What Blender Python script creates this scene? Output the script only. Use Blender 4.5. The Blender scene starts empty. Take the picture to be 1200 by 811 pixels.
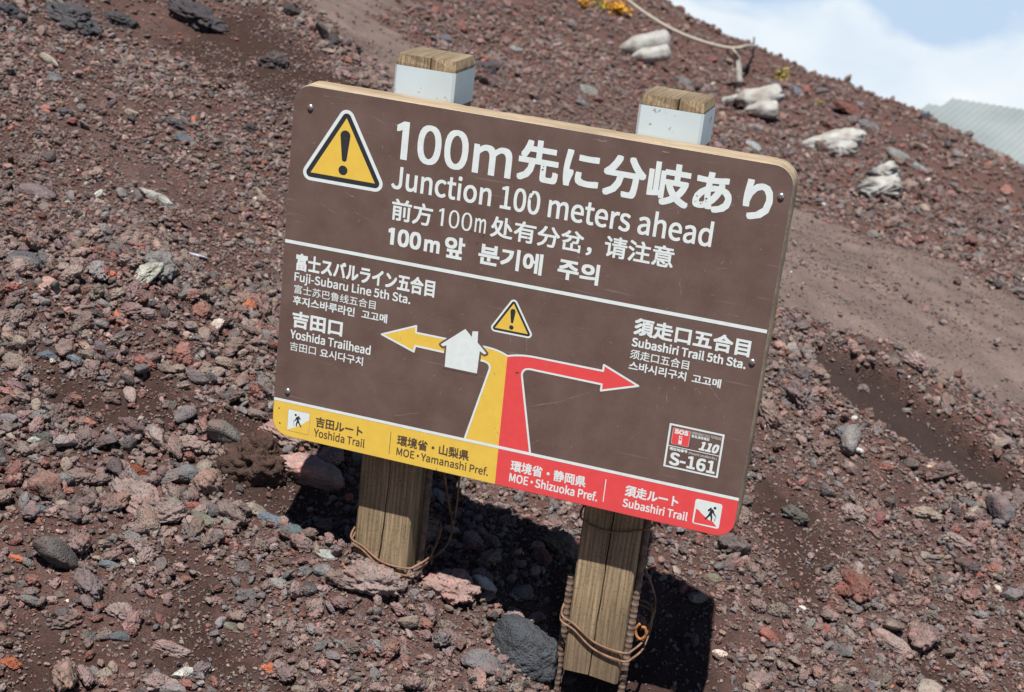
import bpy, bmesh, math, random
import numpy as np
from mathutils import Vector, Matrix, Euler, noise
from mathutils.geometry import tessellate_polygon

random.seed(7)
RNG = np.random.default_rng(11)
SC = bpy.context.scene
COL = SC.collection
R = math.radians
Z0 = 0.95                       # height of the sign board's top edge above the zero level

# ------------------------------------------------------------------ camera
CAM_C = np.array([1.03471569, -2.298468, 0.44848275 + Z0])
CAM_R = np.array([[0.9478498073058228, 0.19713990677946092, -0.2504328252152663],
                  [0.29878228210369745, -0.2760824130558893, 0.9135139019753032],
                  [0.11094994678331843, -0.9406988669899751, -0.32058657325682877]])
FPX = 1850.0
cam = bpy.data.cameras.new('camera')
camo = bpy.data.objects.new('camera', cam)
COL.objects.link(camo)
m = Matrix.Identity(4)
for i in range(3):
    m[i][0] = CAM_R[i, 0]; m[i][1] = -CAM_R[i, 1]; m[i][2] = -CAM_R[i, 2]; m[i][3] = CAM_C[i]
camo.matrix_world = m
cam.sensor_fit = 'HORIZONTAL'; cam.sensor_width = 36.0; cam.lens = FPX / 1200 * 36
cam.clip_start = 0.05; cam.clip_end = 3000
cam.dof.use_dof = True; cam.dof.focus_distance = 2.45; cam.dof.aperture_fstop = 9.0
SC.camera = camo

# ------------------------------------------------------------------ sun, sky, exposure
SUN_DIR = Vector((0.06, -0.42, 0.94)).normalized()      # towards the sun
sun = bpy.data.lights.new('sun', 'SUN')
sun.energy = 5.0; sun.angle = R(0.5); sun.color = (1.0, 0.97, 0.935)
suno = bpy.data.objects.new('sun', sun)
suno.rotation_euler = SUN_DIR.to_track_quat('Z', 'Y').to_euler()
suno.location = (0, -4, 8)
COL.objects.link(suno)

world = bpy.data.worlds.new('World'); SC.world = world; world.use_nodes = True
wt = world.node_tree; wt.nodes.clear()
def wn(t): return wt.nodes.new(t)
wout = wn('ShaderNodeOutputWorld'); bg = wn('ShaderNodeBackground')
bg.inputs['Strength'].default_value = 0.05
tc = wn('ShaderNodeTexCoord'); sep = wn('ShaderNodeSeparateXYZ')
wt.links.new(tc.outputs['Generated'], sep.inputs[0])
ab = wn('ShaderNodeMath'); ab.operation = 'ABSOLUTE'; wt.links.new(sep.outputs['Z'], ab.inputs[0])
cmb = wn('ShaderNodeCombineXYZ')
wt.links.new(sep.outputs['X'], cmb.inputs[0]); wt.links.new(sep.outputs['Y'], cmb.inputs[1]); wt.links.new(ab.outputs[0], cmb.inputs[2])
sky = wn('ShaderNodeTexSky'); sky.sky_type = 'NISHITA'; sky.sun_disc = False
sky.sun_elevation = math.asin(SUN_DIR.z); sky.sun_rotation = math.atan2(SUN_DIR.x, SUN_DIR.y)
sky.altitude = 3000
wt.links.new(cmb.outputs[0], sky.inputs[0])
# the sea of clouds: it lies at and below the level of the mountain flank
mp = wn('ShaderNodeMapping'); mp.inputs['Scale'].default_value = (1.0, 1.0, 1.75)
mp.inputs['Location'].default_value = (0.37, 0.0, 0.12)
wt.links.new(tc.outputs['Generated'], mp.inputs[0])
nz = wn('ShaderNodeTexNoise'); nz.inputs['Scale'].default_value = 8.0; nz.inputs['Detail'].default_value = 9.0
nz.inputs['Roughness'].default_value = 0.5; nz.inputs['Distortion'].default_value = 0.3
wt.links.new(mp.outputs[0], nz.inputs['Vector'])
band = wn('ShaderNodeMapRange'); band.interpolation_type = 'SMOOTHSTEP'
band.inputs['From Min'].default_value = -0.04; band.inputs['From Max'].default_value = -0.15
band.inputs['To Min'].default_value = -0.24; band.inputs['To Max'].default_value = 0.30
wt.links.new(sep.outputs['Z'], band.inputs['Value'])
ad = wn('ShaderNodeMath'); ad.operation = 'ADD'
wt.links.new(nz.outputs['Fac'], ad.inputs[0]); wt.links.new(band.outputs[0], ad.inputs[1])
cr = wn('ShaderNodeValToRGB'); cr.color_ramp.elements[0].position = 0.515; cr.color_ramp.elements[1].position = 0.60
wt.links.new(ad.outputs[0], cr.inputs[0])
nz2 = wn('ShaderNodeTexNoise'); nz2.inputs['Scale'].default_value = 11.0; nz2.inputs['Detail'].default_value = 5.0
wt.links.new(mp.outputs[0], nz2.inputs['Vector'])
ccol = wn('ShaderNodeValToRGB')
ccol.color_ramp.elements[0].position = 0.3; ccol.color_ramp.elements[0].color = (10.6, 12.4, 14.3, 1)
ccol.color_ramp.elements[1].position = 0.7; ccol.color_ramp.elements[1].color = (14.2, 14.9, 15.3, 1)
wt.links.new(nz2.outputs['Fac'], ccol.inputs[0])
# clear air between the clouds, seen downwards through the bright haze
low = wn('ShaderNodeMapRange'); low.interpolation_type = 'SMOOTHSTEP'
low.inputs['From Min'].default_value = 0.0; low.inputs['From Max'].default_value = -0.06
wt.links.new(sep.outputs['Z'], low.inputs['Value'])
mx0 = wn('ShaderNodeMix'); mx0.data_type = 'RGBA'
wt.links.new(low.outputs[0], mx0.inputs['Factor'])
wt.links.new(sky.outputs[0], mx0.inputs['A']); mx0.inputs['B'].default_value = (8.3, 10.6, 13.6, 1)
mx = wn('ShaderNodeMix'); mx.data_type = 'RGBA'
wt.links.new(cr.outputs[0], mx.inputs['Factor'])
wt.links.new(mx0.outputs['Result'], mx.inputs['A']); wt.links.new(ccol.outputs[0], mx.inputs['B'])
wt.links.new(mx.outputs['Result'], bg.inputs['Color']); wt.links.new(bg.outputs[0], wout.inputs[0])

vs = SC.view_settings
vs.view_transform = 'Standard'; vs.look = 'None'; vs.gamma = 1.0; vs.use_curve_mapping = False
vs.exposure = 0.40
SC.render.engine = 'CYCLES'
SC.cycles.max_bounces = 6; SC.cycles.diffuse_bounces = 3

# ------------------------------------------------------------------ helpers
def ray(u, v):
    """World direction (depth 1) through a point measured on the 1200 x 811 photograph."""
    return CAM_R @ np.array([(u - 600) / FPX, (v - 405.5) / FPX, 1.0])
def at(u, v, d):
    """World point seen at that place in the photograph and standing d metres into the scene."""
    return CAM_C + ray(u, v) * d
def tag(o, label=None, cat=None, group=None, kind=None):
    if label: o['label'] = label
    if cat: o['category'] = cat
    if group: o['group'] = group
    if kind: o['kind'] = kind
    return o
def link(name, me, parent=None, mat=None):
    o = bpy.data.objects.new(name, me); COL.objects.link(o)
    if mat is not None:
        me.materials.clear(); me.materials.append(mat)
    if parent is not None: o.parent = parent
    return o
def empty(name, loc):
    o = bpy.data.objects.new(name, None); COL.objects.link(o); o.location = loc
    o.empty_display_size = 0.1
    return o
def mesh(name, verts, faces, smooth=False):
    me = bpy.data.meshes.new(name); me.from_pydata([tuple(v) for v in verts], [], [tuple(f) for f in faces])
    me.update()
    if smooth: me.polygons.foreach_set('use_smooth', [True] * len(me.polygons))
    return me

# numpy gradient noise (2-D)
_perm = np.random.default_rng(5).permutation(512)
_perm = np.concatenate([_perm, _perm, _perm])
_ang = np.random.default_rng(6).uniform(0, 2 * np.pi, 512)
_gx, _gy = np.cos(_ang), np.sin(_ang)
def pnoise(x, y):
    xi = np.floor(x).astype(int); yi = np.floor(y).astype(int)
    xf = x - xi; yf = y - yi
    u = xf * xf * xf * (xf * (xf * 6 - 15) + 10); v = yf * yf * yf * (yf * (yf * 6 - 15) + 10)
    def g(ix, iy, fx, fy):
        h = _perm[(_perm[ix & 511] + iy) & 511]
        return _gx[h] * fx + _gy[h] * fy
    a = g(xi, yi, xf, yf); b = g(xi + 1, yi, xf - 1, yf)
    c = g(xi, yi + 1, xf, yf - 1); d = g(xi + 1, yi + 1, xf - 1, yf - 1)
    return (a + u * (b - a)) * (1 - v) + (c + u * (d - c)) * v
def fbm(x, y, oct=4, gain=0.5):
    s = 0; a = 1.0
    for i in range(oct):
        s = s + a * pnoise(x + 17.3 * i, y - 9.1 * i); x = x * 2.03; y = y * 2.03; a *= gain
    return s
def sstep(a, b, x):
    t = np.clip((x - a) / (b - a), 0, 1); return t * t * (3 - 2 * t)

# ------------------------------------------------------------------ material helpers
def newmat(name, rough=0.9, spec=0.3):
    mt = bpy.data.materials.new(name); mt.use_nodes = True
    b = mt.node_tree.nodes['Principled BSDF']
    b.inputs['Roughness'].default_value = rough
    b.inputs['Specular IOR Level'].default_value = spec
    return mt, mt.node_tree, b
def N(nt, t, **kw):
    n = nt.nodes.new(t)
    for k, v in kw.items():
        if k in n.inputs: n.inputs[k].default_value = v
        else: setattr(n, k, v)
    return n
def L(nt, a, b): nt.links.new(a, b)
def ramp(nt, fac, stops):
    r = nt.nodes.new('ShaderNodeValToRGB'); e = r.color_ramp.elements
    while len(e) < len(stops): e.new(0.5)
    for k, (p, c) in enumerate(stops):
        e[k].position = p
        e[k].color = (c, c, c, 1) if isinstance(c, (int, float)) else (*c, 1)
    L(nt, fac, r.inputs[0]); return r.outputs[0]
def mixc(nt, fac, a, b, blend='MIX'):
    mn = nt.nodes.new('ShaderNodeMix'); mn.data_type = 'RGBA'; mn.blend_type = blend
    for s, v in (('Factor', fac), ('A', a), ('B', b)):
        if isinstance(v, (int, float)): mn.inputs[s].default_value = v
        elif isinstance(v, tuple): mn.inputs[s].default_value = (*v, 1) if len(v) == 3 else v
        else: L(nt, v, mn.inputs[s])
    return mn.outputs['Result']
def bump(nt, b, h, strength, dist, prev=None):
    bn = N(nt, 'ShaderNodeBump'); bn.inputs['Strength'].default_value = strength; bn.inputs['Distance'].default_value = dist
    L(nt, h, bn.inputs['Height'])
    if prev is not None: L(nt, prev, bn.inputs['Normal'])
    L(nt, bn.outputs[0], b.inputs['Normal']); return bn.outputs[0]
def plain(name, col, rough=0.5, spec=0.4, var=0.12, scale=40.0):
    mt, nt, b = newmat(name, rough, spec)
    g = N(nt, 'ShaderNodeNewGeometry'); n = N(nt, 'ShaderNodeTexNoise', Scale=scale, Detail=5.0)
    L(nt, g.outputs['Position'], n.inputs['Vector'])
    f = ramp(nt, n.outputs['Fac'], [(0.3, 1 - var), (0.7, 1 + var * 0.5)])
    L(nt, mixc(nt, 1.0, col, f, 'MULTIPLY'), b.inputs['Base Color'])
    return mt

# ------------------------------------------------------------------ terrain
# survey: where the slope passes, read off the photograph with an estimated distance
SURVEY = [(940, 395, 4.25), (1200, 530, 4.1), (900, 432, 3.98), (1050, 532, 3.74), (1160, 605, 3.55),
          (1000, 330, 5.0), (1150, 415, 4.75), (1200, 440, 4.7), (950, 270, 5.9), (1200, 372, 5.4),
          (1035, 212, 7.5), (1150, 290, 6.5), (1200, 300, 6.3), (975, 165, 9.0), (890, 118, 10.5), (865, 97, 11.0),
          (760, 55, 11.6), (600, 40, 8.6), (520, 40, 7.6), (600, 5, 10.0), (680, 8, 11.2), (820, 130, 8.6), (740, 120, 7.6),
          (690, -30, 14.2), (740, -12, 14.2), (780, 7, 13.9), (820, 29, 13.7), (860, 54, 13.4), (940, 93, 12.9), (1030, 131, 11.9),
          (1060, 133, 11.5), (1090, 143, 11.1), (1130, 163, 10.4), (1165, 178, 10.0), (1200, 193, 9.6), (1240, 210, 9.2),
          (0, 0, 4.75), (100, 20, 5.0), (200, 62, 4.95), (0, 100, 4.1), (330, -6, 5.75), (435, 91, 4.95), (250, 10, 5.4), (380, 45, 5.35),
          (440, 84, 5.75), (400, 30, 6.4), (470, 55, 6.5), (400, -10, 7.4), (330, -60, 7.2), (480, 10, 8.0), (500, 130, 5.4), (700, 220, 5.2),
          (200, 300, 3.3), (40, 250, 3.45)]
_P = [at(*s) for s in SURVEY]
for u, v, d in [(690, -30, 14.2), (780, 7, 13.9), (860, 54, 13.4), (940, 93, 12.9), (1030, 131, 11.9), (1130, 163, 10.4), (1240, 210, 9.2)]:
    q = at(u, v, d); h = q - CAM_C; h[2] = 0; h /= np.linalg.norm(h)
    _P.append(q + h * 3.0 + np.array([0, 0, -1.7])); _P.append(q + h * 8.0 + np.array([0, 0, -5.0]))
for x in (-1.6, -0.4, 0.4, 1.2, 2.4):
    for y in (-2.4, -1.2, 0.1, 0.7):
        _P.append(np.array([x, y, Z0 - 0.90 - 0.25 * (x - 0.4) + 0.10 * (y - 0.1)]))
for x, y, z in [(-4, -2, 1.1), (-5, 2, 1.3), (-8, 6, 1.6), (-12, 12, 2.2), (5, -2, -1.2), (6, 3, -1.3), (7, 8, -2.6), (4, 6, -1.2)]:
    _P.append(np.array([x, y, z]))
_P = np.array(_P)
def _U(d2): return np.where(d2 > 0, 0.5 * d2 * np.log(np.maximum(d2, 1e-12)), 0.0)
_n = len(_P); _A = np.zeros((_n + 3, _n + 3))
_d2 = ((_P[:, None, :2] - _P[None, :, :2]) ** 2).sum(-1)
_A[:_n, :_n] = _U(_d2) + np.eye(_n) * 0.004
_A[:_n, _n] = 1; _A[:_n, _n + 1:] = _P[:, :2]; _A[_n, :_n] = 1; _A[_n + 1:, :_n] = _P[:, :2].T
_w = np.linalg.solve(_A, np.concatenate([_P[:, 2], np.zeros(3)]))
def base_z(x, y):
    x = np.asarray(x, float); y = np.asarray(y, float); sh = x.shape
    x = x.ravel(); y = y.ravel(); z = np.empty_like(x)
    for s in range(0, len(x), 60000):
        xs, ys = x[s:s + 60000], y[s:s + 60000]
        d2 = (xs[:, None] - _P[None, :, 0]) ** 2 + (ys[:, None] - _P[None, :, 1]) ** 2
        z[s:s + 60000] = _U(d2) @ _w[:_n] + _w[_n] + _w[_n + 1] * xs + _w[_n + 2] * ys
    r = np.hypot(x - CAM_C[0], y - CAM_C[1])
    far = sstep(14, 34, r)
    z = z * (1 - far) + far * (-1.0 - 0.42 * (r - 14) - 0.10 * (x - 1.0))
    return z.reshape(sh)
def hit_base(u, v):
    d = ray(u, v); k = np.arange(1.2, 30, 0.01); p = CAM_C[None] + d[None] * k[:, None]
    below = p[:, 2] < base_z(p[:, 0], p[:, 1])
    i = int(np.argmax(below)) if below.any() else len(k) - 1
    return p[i]

def poly_world(pts): return np.array([hit_base(*p)[:2] for p in pts])
def sdist(x, y, poly):
    """signed distance to a polygon, positive inside"""
    d = np.full(x.shape, 1e9); ins = np.zeros(x.shape, bool); n = len(poly)
    for i in range(n):
        ax, ay = poly[i]; bx, by = poly[(i + 1) % n]; ex, ey = bx - ax, by - ay
        t = np.clip(((x - ax) * ex + (y - ay) * ey) / (ex * ex + ey * ey + 1e-12), 0, 1)
        d = np.minimum(d, np.hypot(x - ax - t * ex, y - ay - t * ey))
        c = ((ay > y) != (by > y)) & (x < (bx - ax) * (y - ay) / (by - ay + 1e-12) + ax)
        ins ^= c
    return np.where(ins, d, -d)
TRAIL = poly_world([(335, -40), (470, -30), (480, 40), (500, 90), (580, 140), (720, 190), (895, 225), (960, 252), (1050, 288), (1120, 318), (1230, 362),
                    (1300, 500), (1200, 482), (1120, 450), (1050, 416), (985, 392), (925, 366), (700, 300), (470, 140), (446, 88), (400, 45)])
BANK = poly_world([(938, 398), (990, 412), (1060, 446), (1130, 492), (1210, 555), (1290, 625), (1215, 606), (1130, 554), (1050, 508), (980, 462)])
FINE = poly_world([(-60, 60), (-60, 262), (60, 275), (190, 300), (345, 325), (420, 300), (440, 100), (330, 20), (100, 5)])
HEAP = poly_world([(-40, 275), (60, 285), (190, 310), (340, 335), (335, 470), (325, 560), (200, 640), (60, 640), (-40, 600)])
RIGHT = poly_world([(860, 440), (940, 470), (1050, 540), (1210, 640), (1230, 830), (840, 830), (800, 680)])
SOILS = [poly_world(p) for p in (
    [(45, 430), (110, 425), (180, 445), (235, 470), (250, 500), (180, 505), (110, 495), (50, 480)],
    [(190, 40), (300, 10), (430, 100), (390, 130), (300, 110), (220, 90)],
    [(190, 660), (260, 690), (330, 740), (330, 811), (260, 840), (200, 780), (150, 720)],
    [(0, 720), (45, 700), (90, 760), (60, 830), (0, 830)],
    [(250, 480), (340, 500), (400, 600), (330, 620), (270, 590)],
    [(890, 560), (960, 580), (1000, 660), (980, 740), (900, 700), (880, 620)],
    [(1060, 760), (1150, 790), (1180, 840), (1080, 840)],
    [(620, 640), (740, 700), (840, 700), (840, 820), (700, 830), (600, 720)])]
def masks(x, y):
    w1 = fbm(x * 1.7, y * 1.7, 3)
    r = np.hypot(x - CAM_C[0], y - CAM_C[1])
    sc = np.clip((r - 2) / 8, 0.12, 0.6)
    t = sstep(-0.45, 0.45, sdist(x, y, TRAIL) / (0.4 * sc) + 1.0 * w1 + 0.6 * fbm(x * 8, y * 8, 2))
    s = sstep(-0.35, 0.5, sdist(x, y, BANK) / 0.07 + 1.3 * fbm(x * 8, y * 8, 3))
    b = np.zeros_like(x)
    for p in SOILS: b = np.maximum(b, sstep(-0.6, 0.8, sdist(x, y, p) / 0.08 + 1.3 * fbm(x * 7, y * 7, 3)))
    return t, s, b
def ground_z(x, y, mk=None):
    x = np.asarray(x, float); y = np.asarray(y, float)
    z = base_z(x, y)
    t, s, b = mk if mk is not None else masks(x, y)
    rough = (1 - 0.62 * t) * (1 - 0.4 * s)
    r = np.hypot(x - CAM_C[0], y - CAM_C[1])
    z = z + 0.030 * fbm(x * 1.9 + 3, y * 1.9, 3) * (1 - 0.7 * t) * np.clip(r / 4, 0.4, 2.0)
    z = z + 0.016 * fbm(x * 7, y * 7, 3) * rough
    z = z + 0.004 * fbm((x * 0.8 + y * 0.6) * 24, (y * 0.8 - x * 0.6) * 24, 2, 0.5) * (0.35 + 0.65 * rough)
    z = z - 0.055 * s - 0.012 * b
    z = z + 0.012 * t * np.sin(1.0) * fbm(x * 3.1, y * 3.1, 2)
    z = z - 0.022 * t * np.maximum(0, pnoise(x * 6.5 + 5, y * 6.5) - 0.12) - 0.012 * t * np.maximum(0, pnoise(x * 13, y * 13 + 8) - 0.1)      # boot prints
    # hollow washed out under the right post, gravel piled against the left one
    z = z - 0.075 * np.exp(-((x - 0.60) ** 2 + (y - 0.10) ** 2) / 0.012)
    z = z + 0.035 * np.exp(-((x - 0.17) ** 2 + (y - 0.03) ** 2) / 0.010)
    return z
def hit(u, v):
    d = ray(u, v); k = np.arange(1.5, 20, 0.008); p = CAM_C[None] + d[None] * k[:, None]
    below = p[:, 2] < ground_z(p[:, 0], p[:, 1])
    i = int(np.argmax(below)) if below.any() else len(k) - 1
    return p[i], k[i]

# ------------------------------------------------------------------ ground sheet
def build_ground():
    yaw0 = -15.3                                     # direction the photographer faces (degrees from +y)
    a_in = np.arange(-29, 29.001, 0.075)
    a_out = np.array([-180, -150, -120, -100, -85, -72, -62, -54, -48, -43, -39, -36, -33.5, -31.5, -30.2])
    ang = np.radians(np.concatenate([a_out, a_in, -a_out[::-1][:-1]]) + yaw0)
    r1 = [0.25, 0.5, 0.8, 1.0, 1.15, 1.3]
    rr = 1.4
    while rr < 17: r1.append(rr); rr *= (1.0026 if rr < 5 else 1.0042)
    while rr < 420: r1.append(rr); rr *= 1.12
    rad = np.array(r1)
    A, Q = np.meshgrid(ang, rad)
    X = CAM_C[0] + Q * np.sin(A); Y = CAM_C[1] + Q * np.cos(A)
    mk = masks(X, Y)
    Z = ground_z(X, Y, mk)
    nr, na = X.shape
    co = np.stack([X, Y, Z], -1).reshape(-1, 3)
    co = np.concatenate([co, [[CAM_C[0], CAM_C[1], float(Z[0].mean())]]])
    idx = np.arange(nr * na).reshape(nr, na)
    nxt = np.roll(idx, -1, axis=1)
    q = np.stack([idx[:-1], idx[1:], nxt[1:], nxt[:-1]], -1).reshape(-1, 4)
    tri = np.stack([np.full(na, nr * na), idx[0], nxt[0]], -1)
    me = bpy.data.meshes.new('ground')
    me.vertices.add(len(co)); me.vertices.foreach_set('co', co.ravel())
    loops = np.concatenate([q.ravel(), tri.ravel()])
    me.loops.add(len(loops)); me.loops.foreach_set('vertex_index', loops.astype(np.int32))
    starts = np.concatenate([np.arange(len(q)) * 4, len(q) * 4 + np.arange(len(tri)) * 3])
    me.polygons.add(len(starts)); me.polygons.foreach_set('loop_start', starts.astype(np.int32))
    me.update(calc_edges=True); me.validate()
    me.polygons.foreach_set('use_smooth', [True] * len(me.polygons))
    hill = sstep(4.9, 6.2, Q + 0.5 * fbm(X, Y, 2))
    for nm, arr in zip(('trail', 'bank', 'soil', 'hill'), (*mk, hill)):
        a = me.attributes.new(nm, 'FLOAT', 'POINT')
        a.data.foreach_set('value', np.concatenate([arr.ravel(), [0.0]]).astype(np.float32))
    return me

def ground_material():
    mt, nt, b = newmat('volcanic_soil', 0.97, 0.15)
    g = N(nt, 'ShaderNodeNewGeometry'); P = g.outputs['Position']
    def att(n):
        a = N(nt, 'ShaderNodeAttribute'); a.attribute_name = n; return a.outputs['Fac']
    n1 = N(nt, 'ShaderNodeTexNoise', Scale=2.2, Detail=6.0, Roughness=0.6); L(nt, P, n1.inputs['Vector'])
    n2 = N(nt, 'ShaderNodeTexNoise', Scale=70.0, Detail=6.0, Roughness=0.7); L(nt, P, n2.inputs['Vector'])
    base = mixc(nt, ramp(nt, n1.outputs['Fac'], [(0.35, 0.0), (0.65, 1.0)]), (0.082, 0.050, 0.041), (0.128, 0.092, 0.079))
    # grit: coloured grains a few millimetres across
    v = N(nt, 'ShaderNodeTexVoronoi', Scale=210.0); L(nt, P, v.inputs['Vector'])
    grain = ramp(nt, v.outputs['Color'], [(0.0, (0.045, 0.026, 0.022)), (0.3, (0.10, 0.065, 0.055)), (0.55, (0.075, 0.035, 0.027)), (0.75, (0.11, 0.10, 0.10)), (0.9, (0.13, 0.05, 0.035)), (1.0, (0.22, 0.18, 0.16))])
    gm = ramp(nt, n2.outputs['Fac'], [(0.42, 0.0), (0.55, 0.75)])
    base = mixc(nt, gm, base, grain)
    v3 = N(nt, 'ShaderNodeTexVoronoi', Scale=48.0); L(nt, P, v3.inputs['Vector'])
    redd = ramp(nt, v3.outputs['Color'], [(0.0, (0.8, 0.75, 0.75)), (0.5, (1.05, 0.95, 0.95)), (1.0, (1.25, 1.0, 0.92))])
    base = mixc(nt, 1.0, base, redd, 'MULTIPLY')
    tr = mixc(nt, ramp(nt, n2.outputs['Fac'], [(0.3, 0.0), (0.7, 1.0)]), (0.165, 0.118, 0.099), (0.235, 0.180, 0.156))
    n4 = N(nt, 'ShaderNodeTexNoise', Scale=5.0, Detail=4.0); L(nt, P, n4.inputs['Vector'])
    tr = mixc(nt, 1.0, tr, ramp(nt, n4.outputs['Fac'], [(0.3, 0.72), (0.7, 1.15)]), 'MULTIPLY')
    base = mixc(nt, att('hill'), base, mixc(nt, n2.outputs['Fac'], (0.095, 0.050, 0.041), (0.150, 0.088, 0.074)))
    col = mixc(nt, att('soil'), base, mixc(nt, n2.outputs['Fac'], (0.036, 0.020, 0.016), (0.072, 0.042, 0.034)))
    col = mixc(nt, att('trail'), col, tr)
    col = mixc(nt, att('bank'), col, mixc(nt, n2.outputs['Fac'], (0.040, 0.025, 0.021), (0.060, 0.040, 0.034)))
    L(nt, col, b.inputs['Base Color'])
    hb = N(nt, 'ShaderNodeMath'); hb.operation = 'ADD'
    L(nt, v.outputs['Distance'], hb.inputs[0]); L(nt, n2.outputs['Fac'], hb.inputs[1])
    bump(nt, b, hb.outputs[0], 0.9, 0.005)
    return mt

gme = build_ground()
ground = link('ground', gme, None, ground_material()); tag(ground, kind='structure')

# ------------------------------------------------------------------ stone shapes
def ico(sub):
    bm = bmesh.new(); bmesh.ops.create_icosphere(bm, subdivisions=sub, radius=1.0)
    bm.verts.ensure_lookup_table()
    v = np.array([tuple(x.co) for x in bm.verts]); f = [tuple(x.index for x in q.verts) for q in bm.faces]
    bm.free(); return v, f
_ICO = {}
def stone_mesh(name, kind, seed, sub):
    """unit-sized stone. kind: scoria (lumpy, full of holes), block (broken, flat faces), cobble (worn)"""
    if sub not in _ICO: _ICO[sub] = ico(sub)
    v, f = _ICO[sub]; rs = np.random.default_rng(seed); off = Vector(rs.uniform(-50, 50, 3))
    nrm = v.copy(); nv = len(v); rad = np.ones(nv)
    if kind in ('block', 'cobble', 'slab'):
        npl = 13 if kind != 'cobble' else 20
        pn = rs.normal(size=(npl, 3)); pn /= np.linalg.norm(pn, axis=1)[:, None]
        pd = rs.uniform(0.62, 0.92, npl)
        dots = np.maximum(nrm @ pn.T, 1e-3)
        k = 22.0 if kind != 'cobble' else 11.0
        rad = (((pd[None] / dots) ** -k).sum(1) + 0.9 ** k) ** (-1 / k)
        amp = (0.07, 0.035, 0.0) if kind != 'cobble' else (0.09, 0.03, 0.0)
    else:
        npl = 9
        pn = rs.normal(size=(npl, 3)); pn /= np.linalg.norm(pn, axis=1)[:, None]
        pd = rs.uniform(0.66, 0.95, npl)
        dots = np.maximum(nrm @ pn.T, 1e-3)
        rad = (((pd[None] / dots) ** -9.0).sum(1) + 1) ** (-1 / 9.0)
        amp = (0.30, 0.24, 1.0)
    out = np.empty_like(v)
    for i in range(nv):
        p = Vector(nrm[i])
        q = p * 1.25 + off
        r = rad[i] + amp[0] * noise.noise(q) + amp[1] * noise.noise(q * 2.9)
        if kind == 'scoria':
            r += 0.24 * abs(noise.noise(q * 3.3)) - 0.05 + (0.16 if sub < 5 else 0.09) * abs(noise.noise(q * 6.5)) - 0.03
            if sub >= 4:
                d1 = noise.voronoi(q * 3.6)[0][0]
                r -= 0.17 * max(0.0, 1 - d1 / 0.36) ** 0.7
                r += 0.07 * noise.noise(q * 13)
                if sub >= 5:
                    d2 = noise.voronoi(q * 9.0)[0][0]
                    r -= 0.06 * max(0.0, 1 - d2 / 0.40) ** 0.6
        elif sub >= 4:
            r += 0.055 * noise.noise(q * 5) + 0.05 * abs(noise.noise(q * 9.0)) - 0.02 + 0.022 * noise.noise(q * 14) + 0.012 * noise.noise(q * 30)
        out[i] = nrm[i] * max(r, 0.25)
    sc = {'scoria': (1.0, rs.uniform(0.72, 0.95), rs.uniform(0.6, 0.85)), 'block': (1.0, rs.uniform(0.6, 0.9), rs.uniform(0.5, 0.75)),
          'cobble': (1.0, rs.uniform(0.7, 0.9), rs.uniform(0.55, 0.75)), 'slab': (1.0, rs.uniform(0.5, 0.7), 0.3)}[kind]
    out *= np.array(sc)
    out /= (out[:, 0].max() - out[:, 0].min())           # one unit long
    me = mesh(name, out, f, True)
    if kind in ('block', 'slab'):
        me.set_sharp_from_angle(angle=R(32)) if hasattr(me, 'set_sharp_from_angle') else None
    return me

def stone_material(name, src):
    mt, nt, b = newmat(name, 0.93, 0.2)
    if src == 'INSTANCER':
        a = N(nt, 'ShaderNodeAttribute'); a.attribute_type = 'INSTANCER'; a.attribute_name = 'tint'; c = a.outputs['Color']
    else:
        c = N(nt, 'ShaderNodeObjectInfo').outputs['Color']
    g = N(nt, 'ShaderNodeNewGeometry'); P = g.outputs['Position']
    n1 = N(nt, 'ShaderNodeTexNoise', Scale=38.0, Detail=6.0, Roughness=0.65); L(nt, P, n1.inputs['Vector'])
    n2 = N(nt, 'ShaderNodeTexNoise', Scale=210.0, Detail=4.0, Roughness=0.7); L(nt, P, n2.inputs['Vector'])
    n3 = N(nt, 'ShaderNodeTexNoise', Scale=21.0, Detail=3.0); L(nt, P, n3.inputs['Vector'])
    c1 = mixc(nt, 1.0, c, ramp(nt, n1.outputs['Fac'], [(0.28, 0.62), (0.5, 1.0), (0.72, 1.35)]), 'MULTIPLY')
    c1 = mixc(nt, ramp(nt, n3.outputs['Fac'], [(0.52, 0.0), (0.68, 0.4)]), c1, mixc(nt, 1.0, c1, (1.35, 0.78, 0.66), 'MULTIPLY'))
    c1 = mixc(nt, ramp(nt, n2.outputs['Fac'], [(0.62, 0.0), (0.72, 0.35)]), c1, mixc(nt, 1.0, c1, (1.7, 1.65, 1.6), 'MULTIPLY'))
    L(nt, c1, b.inputs['Base Color'])
    v = N(nt, 'ShaderNodeTexVoronoi', Scale=190.0); L(nt, P, v.inputs['Vector'])
    pit = ramp(nt, v.outputs['Distance'], [(0.1, 0.0), (0.42, 1.0)])
    h = N(nt, 'ShaderNodeMath'); h.operation = 'ADD'; L(nt, pit, h.inputs[0]); L(nt, n2.outputs['Fac'], h.inputs[1])
    bump(nt, b, h.outputs[0], 0.75, 0.0040)
    return mt
M_STONE = stone_material('lava_stone', 'OBJECT')
M_GRAVEL = stone_material('lava_gravel', 'INSTANCER')

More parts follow.
